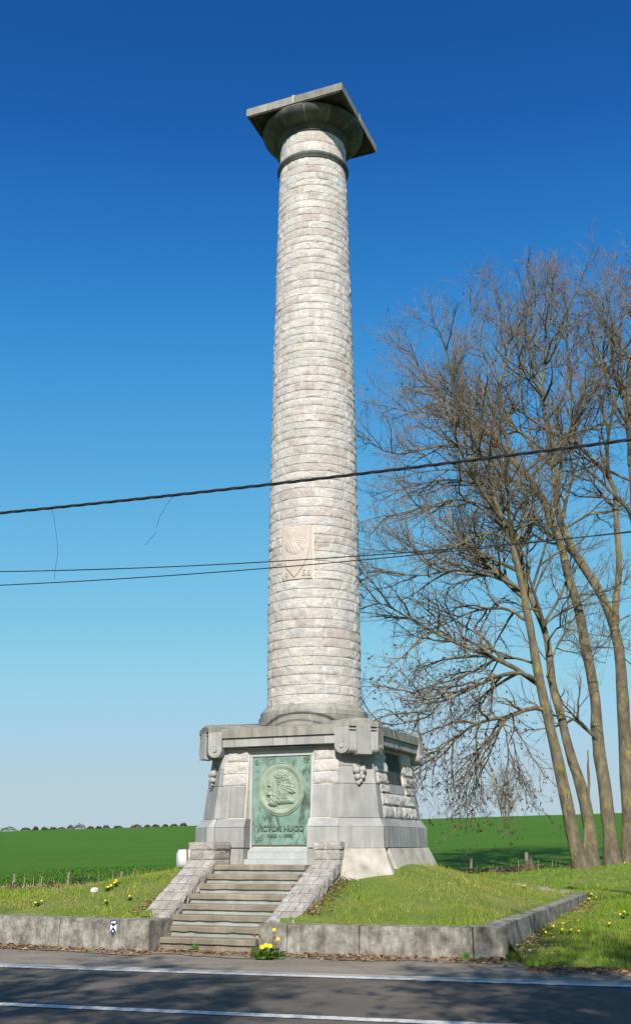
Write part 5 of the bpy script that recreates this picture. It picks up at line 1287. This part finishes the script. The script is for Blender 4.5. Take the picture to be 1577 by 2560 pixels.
def auto_limbs(tr, trunk, n, l0, l1, el=(.5, 1.1), z0=.45, r0=.07):
    out = []
    for k in range(n):
        f = z0 + (1 - z0) * (k + tr.r.random()) / n; i = min(int(f * (len(trunk) - 1)), len(trunk) - 2); p = trunk[i]; az = tr.r.uniform(0, 6.28); e = tr.r.uniform(*el)
        d = np.array([math.cos(az) * math.cos(e), math.sin(az) * math.cos(e), math.sin(e)]); L_ = tr.r.uniform(l0, l1); P = [p]
        for q in range(9):
            d = unit(d + np.array([tr.r.gauss(0, .09), tr.r.gauss(0, .09), .07])); P.append(P[-1] + d * L_ / 9)
        out.append((np.array(P), r0 * tr.r.uniform(.7, 1.2), .014))
    return out
GR = 'bare trees right of the monument'
# --- tree A: leaning slim trunk with long lichened limbs to the left
tA = Tree(11)
trunkA = foot(path([(1245, 1675), (1190, 1480), (1130, 1150), (1080, 950), (1040, 760), (1010, 640), (985, 480), (945, 270), (915, 120), (890, 0), (850, -140), (800, -250), (765, -340)], 31, 0, z8, 28))
LA = [(path([(1000, 655), (930, 610), (860, 610), (760, 640), (640, 700), (540, 750), (470, 780), (400, 765), (330, 715)], 31, -1.5, z8), .075, .025),
      (path([(990, 670), (900, 590), (820, 555), (720, 515), (600, 465), (480, 415), (380, 355), (270, 295), (170, 235), (50, 205)], 31, 1.0, z8), .085, .022),
      (path([(1025, 800), (940, 805), (860, 850), (770, 860), (680, 880), (600, 930), (500, 1000), (420, 1100), (380, 1200)], 31, -2.0, z8), .075, .018),
      (path([(925, 320), (880, 275), (790, 255), (680, 270), (590, 300), (520, 350), (440, 330)], 31, 2.0, z8), .06, .018),
      (path([(905, 150), (820, 110), (730, 75), (600, 55), (480, 60), (380, 95), (300, 80), (150, 50)], 31, -1.0, z8), .06, .016),
      (path([(860, 830), (800, 910), (770, 1000), (720, 1080), (640, 1180)], 30.5, -1.0, z8), .035, .010),
      (path([(470, 780), (420, 850), (300, 880), (200, 900), (120, 860)], 29.6, -.5, z8), .03, .010),
      (path([(870, 850), (880, 920), (840, 1010), (850, 1120)], 30.7, -.8, z8), .03, .010),
      (path([(980, 560), (900, 530), (820, 530), (740, 550), (640, 610), (560, 660), (480, 740)], 31.2, 1.5, z8), .045, .012)]
dA = [.015, 0, .06, 0, 0, .10, .04, .10, .02]
LA2 = [(path([(765, 1420), (740, 1370), (690, 1330), (600, 1300), (480, 1300), (350, 1330), (230, 1360)], 31, 1.5), .05, .014),
       (path([(770, 1400), (740, 1250), (690, 1150), (640, 1060), (560, 1000), (470, 960)], 31, -2), .055, .014),
       (path([(860, 1650), (820, 1600), (740, 1580), (680, 1600), (590, 1650), (480, 1690), (330, 1700), (180, 1680)], 31, -1.2), .05, .012),
       (path([(790, 1480), (700, 1430), (560, 1400), (420, 1440), (280, 1480), (150, 1500)], 31, -1.8), .045, .012)]
def attach(limbs, *trunks):
    out = []
    T = np.vstack([resample(t, 160) for t in trunks])
    for P, a, b in limbs:
        d = np.linalg.norm(T - (P[0] - np.array([0, 0, .12])), axis=1); k = int(d.argmin())
        if .02 < d[k] < 1.0: P = np.vstack([T[k], P])
        out.append((P, a, b))
    return out
grow(tA, attach(LA, trunkA, *[q[0] for q in LA]) if False else attach(LA, trunkA), 12, 8, 4, 2.5, 1.15, .48, .03, droop=dA); grow(tA, LA2 + auto_limbs(tA, trunkA[12:], 7, 3, 5), 12, 7, 4, 1.9, 1.0, .5, .06)
build_tree(tA, 'bare_tree', [(trunkA, .21, .07)], 'bare leaning tree with a pruned knot and long lichened limbs reaching the monument', 2300, 1, GR)
# --- tree B
tB = Tree(12)
trunkB = foot(path([(1300, 1660), (1290, 1480), (1265, 1330), (1240, 1220), (1190, 1090), (1150, 930), (1120, 800), (1080, 680), (1075, 580), (1060, 440), (1030, 340), (985, 250), (940, 150), (920, 20), (905, -80)], 32, 1.0, z8, 28))
B2 = foot(path([(1268, 1650), (1262, 1520), (1270, 1400), (1280, 1300), (1280, 1150), (1275, 1030)], 32, 0, z8))
LB = [(path([(1050, 640), (1100, 480), (1150, 400), (1160, 300)], 32, 2.5, z8), .04, .012), (path([(1060, 440), (1120, 350), (1200, 400), (1240, 470)], 32, -1.5, z8), .04, .012), (path([(1040, 350), (1100, 300), (1190, 260), (1300, 190), (1420, 140), (1500, 130)], 32.3, .8, z8), .045, .014),
      (path([(905, 1760), (880, 1620), (830, 1540), (790, 1470), (760, 1330), (750, 1200)], 33, 1.5), .06, .014), (path([(900, 1700), (960, 1600), (1000, 1500), (960, 1430), (880, 1380), (800, 1360)], 33, -1.5), .045, .012)]
grow(tB, attach(LB, trunkB) + auto_limbs(tB, trunkB[14:], 6, 3, 5.5), 8, 6, 4, 1.9, 1.0, .5, .06)
build_tree(tB, 'bare_tree', [(trunkB, .20, .06), (B2, .10, .018)], 'bare twin-stemmed tree right behind the leaning tree', 250, 2, GR)
# --- tree C: the big limb sweeping up to the left
tC = Tree(13)
trunkC = foot(path([(1410, 1650), (1390, 1450), (1370, 1250), (1345, 1100), (1325, 950), (1325, 850), (1310, 700), (1290, 600), (1260, 450), (1235, 300), (1200, 180), (1160, 50), (1130, -90), (1095, -170)], 32.5, .5, z8, 28))
C2 = path([(1090, 1560), (1060, 1470), (1000, 1340), (930, 1260), (850, 1180), (790, 1100)], 33, .5)
LC_ = [(path([(790, 1100), (740, 1040), (660, 990), (590, 930), (560, 850), (530, 700), (520, 620), (480, 500), (420, 420)], 33.4, -1.5), .075, .016), (path([(770, 1050), (765, 900), (800, 780), (830, 650), (830, 500), (800, 300)], 33.4, 1.5), .065, .014),
      (path([(930, 1260), (840, 1120), (805, 1000), (870, 900), (930, 700), (950, 500), (930, 300)], 33.3, 2.5), .06, .013), (path([(960, 1300), (880, 1260), (800, 1190), (720, 1140), (600, 1130), (470, 1110), (350, 1150), (200, 1170), (100, 1100), (40, 1030)], 33.2, -2), .06, .012),
      (path([(1000, 1350), (900, 1310), (800, 1290), (700, 1280), (560, 1240), (430, 1250), (300, 1270)], 33, -1), .055, .012), (path([(1090, 1565), (1040, 1545), (950, 1545), (850, 1560), (760, 1590), (680, 1590), (590, 1650)], 33, -.8), .045, .012),
      (path([(1080, 1440), (980, 1380), (900, 1330), (800, 1300), (690, 1310)], 33, 1.5), .04, .012), (path([(1060, 1160), (980, 1090), (880, 1020), (790, 960), (700, 930), (600, 900), (450, 830), (300, 720)], 33.3, 1.0), .06, .013), (path([(660, 990), (560, 960), (430, 940), (300, 930), (180, 900)], 32.8, -.5), .045, .012), (path([(590, 930), (480, 850), (400, 750), (330, 640), (290, 560)], 32.6, -1), .04, .012), (path([(1300, 600), (1260, 480)], 32.8, .2, z8), .02, .01),
      (path([(800, 780), (720, 650), (660, 480), (640, 330)], 33.8, 1.0), .035, .012)]
# the stub limb low on the trunk
LC_.append((path([(1325, 965), (1290, 935), (1210, 870), (1150, 840), (1100, 860)], 32.5, .5, z8), .085, .03))
grow(tC, attach(LC_, trunkC, C2), 10, 6, 4, 2.1, 1.15, .55, .06); grow(tC, auto_limbs(tC, C2, 5, 3.5, 6), 9, 6, 4, 2.0, 1.1, .5, .06)
build_tree(tC, 'bare_tree', [(trunkC, .22, .12), (C2, .125, .08)], 'bare straight tree whose upper limb sweeps over towards the column', 200, 3, GR)
# --- tree D
tD = Tree(14)
trunkD = foot(path([(1515, 1640), (1495, 1300), (1480, 1050), (1470, 850), (1460, 700), (1450, 500), (1430, 400), (1410, 330), (1370, 230), (1310, 110), (1260, 60), (1210, -30), (1140, -150), (1112, -250), (1100, -430), (1090, -530), (1070, -630)], 33, .3, z8, 34))
D2 = path([(1425, 360), (1425, 230), (1440, 120), (1450, 0), (1440, -60), (1430, -200), (1425, -400), (1360, -490), (1280, -570), (1200, -650)], 33.1, .8, z8, 18)
LD = [(path([(1070, 1100), (1060, 1000), (1020, 880), (1040, 700), (1040, 560), (1070, 400), (1100, 150)], 33.4, -.5), .085, .014), (path([(1110, 1220), (1150, 1080), (1220, 960), (1240, 850), (1300, 720), (1330, 550), (1350, 300)], 33.3, -1.5), .075, .014), (path([(1180, 1120), (1220, 1050), (1320, 1010), (1400, 960), (1480, 880)], 33.3, .8), .05, .013),
      (path([(1050, 900), (980, 760), (960, 600), (970, 420), (960, 250)], 33.4, 1.5), .05, .012), (path([(1060, 600), (1130, 480), (1200, 330), (1240, 200)], 33.2, .5), .04, .012), (path([(1220, 960), (1180, 800), (1160, 620), (1170, 420), (1150, 230)], 33, 2), .045, .012), (path([(1190, 1540), (1300, 1480), (1400, 1470), (1500, 1500)], 33.3, 1), .045, .015), (path([(1030, 850), (950, 760), (900, 640), (890, 450)], 33.2, -2), .045, .012)]
grow(tD, attach(LD, trunkD, D2), 10, 6, 4, 2.1, 1.15, .55, .07); grow(tD, auto_limbs(tD, trunkD[16:], 4, 3.5, 6) + auto_limbs(tD, D2, 3, 3, 5), 8, 5, 4, 2.0, 1.1, .5, .06)
build_tree(tD, 'bare_tree', [(trunkD, .25, .09), (D2, .12, .06)], 'bare thick-trunked tree with a sawn branch stub, forking above the wires', 150, 4, GR)
# --- tree E: at the edge of the picture
tE = Tree(15)
trunkE = foot(path([(1660, 1640), (1640, 1200), (1600, 700), (1570, 300), (1550, 0), (1530, -300), (1510, -600), (1490, -800), (1500, -1100)], 34, .5, z8, 26))
LE = [(path([(1530, 1600), (1500, 1450), (1420, 1380), (1330, 1300), (1250, 1220), (1190, 1150)], 34, -1.5), .07, .014), (path([(1500, 1220), (1500, 1050), (1460, 800), (1450, 500), (1470, 200)], 34.3, -.5), .075, .014), (path([(1490, 1000), (1400, 850), (1350, 650), (1380, 450), (1400, 250)], 34.3, -1.5), .055, .012), (path([(1500, 900), (1540, 700), (1560, 400), (1540, 100)], 34.4, .5), .06, .013),
      (path([(1500, 300), (1440, 330), (1400, 420), (1370, 560)], 34, -1, z8), .03, .012), (path([(1590, 600), (1500, 560), (1430, 480)], 34, -1, z8), .03, .012)]
grow(tE, LE + auto_limbs(tE, trunkE[10:], 6, 3.5, 6.5), 8, 5, 4, 2.1, 1.1, .55, .07)
build_tree(tE, 'bare_tree', [(trunkE, .26, .08)], 'bare tree standing beyond the thick-trunked one, its crown reaching highest', 100, 5, GR)

# trees across the road behind the viewpoint; only their shadows reach the road
def wild_tree(name, x, y, z0, H, seed, label, lean=(0, 0), nl=16, spread=4.5, dens=(9, 6, 4), tr=.2, c0=.55, nleaf=9000):
    t = Tree(seed); P = [np.array([x, y, z0 - .3])]; d = np.array([lean[0], lean[1], 1.0])
    for k in range(12): d = unit(d + np.array([t.r.gauss(0, .04), t.r.gauss(0, .04), .10])); P.append(P[-1] + d * H / 12)
    P = np.array(P); grow(t, auto_limbs(t, P, nl, spread * .55, spread, (-.05, .55), c0, .08), *dens, 1.9, 1.0, .5, .05)
    root = build_tree(t, name, [(P, tr, .05)], label, 0, seed, 'leafy trees across the road')
    base = P[0]; tips = np.array([q for q, _ in t.tips])
    def fn(rr, k): return tips[rr.integers(len(tips), size=k)] + rr.normal(0, .10, (k, 3))
    V, Fq, Cq = leaves(nleaf, fn, .07, .17, GRN, seed, .1); tag(link_mesh('leaves', raw_mesh('leaves', V - base, Fq, M['leaf'], Cq), root), kind='stuff')
    return root
wild_tree('leafy_tree', 3.7, -1.6, 0, 11.5, 31, 'leafy tree across the road to the right of the viewpoint', nl=26, dens=(9, 5, 3), spread=4.2, nleaf=30000, c0=.58)
wild_tree('leafy_tree', 10.0, -1.2, 0, 11.5, 33, 'second leafy tree across the road further right', nl=24, dens=(9, 5, 3), spread=4.6, nleaf=26000, c0=.55)
wild_tree('leafy_tree', -5.2, -1.8, 0, 12.5, 32, 'leafy tree across the road to the left of the viewpoint', nl=17, dens=(8, 5, 3), spread=3.3, nleaf=15000, c0=.62)

# tree and bushes on the skyline
def far_tree(px, Y, Htop, seed, label):
    b = at_depth(px, 2045, Y); z0 = .55 + .0254 * (Y - 36) + .026 * b[0]; t = Tree(seed); base = np.array([b[0], b[1], z0 - .3]); tr_ = []
    for s_ in (-.8, 0.0, .7):
        P = [base + np.array([s_ * 1.2, 0, 0])]; d = np.array([s_ * .16, 0, 1.0])
        for k in range(10): d = unit(d + np.array([t.r.gauss(0, .03), t.r.gauss(0, .05), .05])); P.append(P[-1] + d * Htop * (1 - .1 * abs(s_)) / 10)
        tr_.append((np.array(P), .20, .06))
    for P, _, _ in tr_:
        for L_, a, c in auto_limbs(t, P, 26, 3.5, 8.0, (.2, .9), .08, .07): t.mid.append((L_, .07, .03)); [t.tw.append((child(t, L_, .2 + .8 * t.r.random(), t.r.uniform(1.2, 2.6), t.r.uniform(.4, .9), .05, 4, .12), .028, .018)) for _ in range(12)]
    t.thick = []
    base0 = tr_[0][0][0]; root = tag(empty('skyline_tree', tuple(base0)), label, 'tree'); V, Fq = join(*[tubes([q], 8, 12) for q in tr_]); link_mesh('trunk', raw_mesh('trunk', V - base0, Fq, M['bark']), root)
    V, Fq = join(tubes(t.mid, 4, 6), tubes(t.tw, 3, 4)); link_mesh('crown', raw_mesh('crown', V - base0, Fq, M['twig']), root)
    r = np.random.default_rng(seed); 
    def fn(rr, k): return np.array([t.tw[q][0][rr.integers(1, 4)] for q in rr.integers(len(t.tw), size=k)])
    V, Fq, Cq = leaves(900, fn, .15, .4, [(.07, .085, .03), (.10, .10, .05), (.06, .05, .035)], seed); link_mesh('leaves', raw_mesh('leaves', V - base0, Fq, M['leaf'], Cq), root)
far_tree(1262, 330, 14.5, 41, 'broad bare tree alone on the skyline behind the hanging branches')
def far_bush(x0, x1, y0, y1, col, label, seed, n=700, Y=395):
    p0 = at_depth(x0, y1, Y); p1 = at_depth(x1, y1, Y); h = at_depth(x0, y0, Y)[2] - p0[2]; c = (p0 + p1) / 2; z0 = .55 + .0254 * (Y - 36) + .026 * c[0]; rx = (p1[0] - p0[0]) / 2
    o = tag(empty('hedge_bush', (c[0], c[1], z0 - .1)), label, 'bush', 'bushes along the skyline'); h = max(h, .8)
    def fn(r, k):
        x = r.uniform(-1, 1, k); top = (1 - np.abs(x) ** 3.5) * (1 + .14 * np.sin(x * 7 + seed) + .10 * np.sin(x * 17 + seed * 2)); return np.stack([x * rx, r.uniform(-.6, .6, k) * rx, top * h * r.uniform(.05, 1, k) ** .6], 1)
    V, Fq, Cq = leaves(n, fn, .2, .5, [tuple(v * k for v in col) for k in (.7, 1.0, 1.3)], seed, .2); link_mesh('foliage', raw_mesh('foliage', V, Fq, M['leaf'], Cq), o)
    mb = MB()
    for k in range(5): a = -.8 + .4 * k; mb.tube([(a * rx * .4, 0, -.3), (a * rx * .6, 0, h * .4), (a * rx * .8, .1, h * .85)], [.06, .05, .02], 5)
    obj('stem', mb, M['limb'], o, fix=False)
BR, GB, GY = (.15, .10, .06), (.12, .135, .05), (.20, .17, .145)
for k, (a, b, t, c, lab) in enumerate([(5, 135, 205, GB, 'wide low green bush at the left end of the skyline row'), (158, 235, 213, GB, 'long low bush second along the skyline row'), (250, 292, 207, BR, 'small upright russet bush on the skyline'), (312, 365, 211, GB, 'small round green bush beside the upright russet one'), (376, 432, 211, GB, 'small round bush before the grey thicket on the skyline'),
        (436, 500, 211, GY, 'low grey bare thicket on the skyline'), (510, 558, 196, GY, 'thin grey bare shrub beside the tallest skyline shrub'), (556, 650, 189, GY, 'tallest grey twiggy shrub on the skyline'), (660, 712, 208, GB, 'low green bush just past the tallest skyline shrub'), (726, 768, 211, BR, 'small low russet bush on the skyline'), (778, 828, 200, GY, 'spiky grey shrub on the skyline'),
        (862, 928, 206, GB, 'low green bush standing apart on the skyline'), (990, 1072, 197, BR, 'long russet bush on the skyline'), (1095, 1135, 204, GB, 'pale green bushlet next to the long russet bush'), (1150, 1205, 201, BR, 'round russet bush past the pale green bushlet'), (1233, 1270, 199, BR, 'smallest russet bush on the skyline'), (1290, 1345, 199, BR, 'low russet bush second from the pedestal'), (1362, 1415, 190, BR, 'round russet bush on the skyline closest to the pedestal')]):
    base = 238 - (a + b) / 2 * .0205
    (x0, y0), (x1, y1) = z5(a, t - 2), z5(b, base); far_bush(x0, x1, y0, y1, c, lab, k + 1, 500)
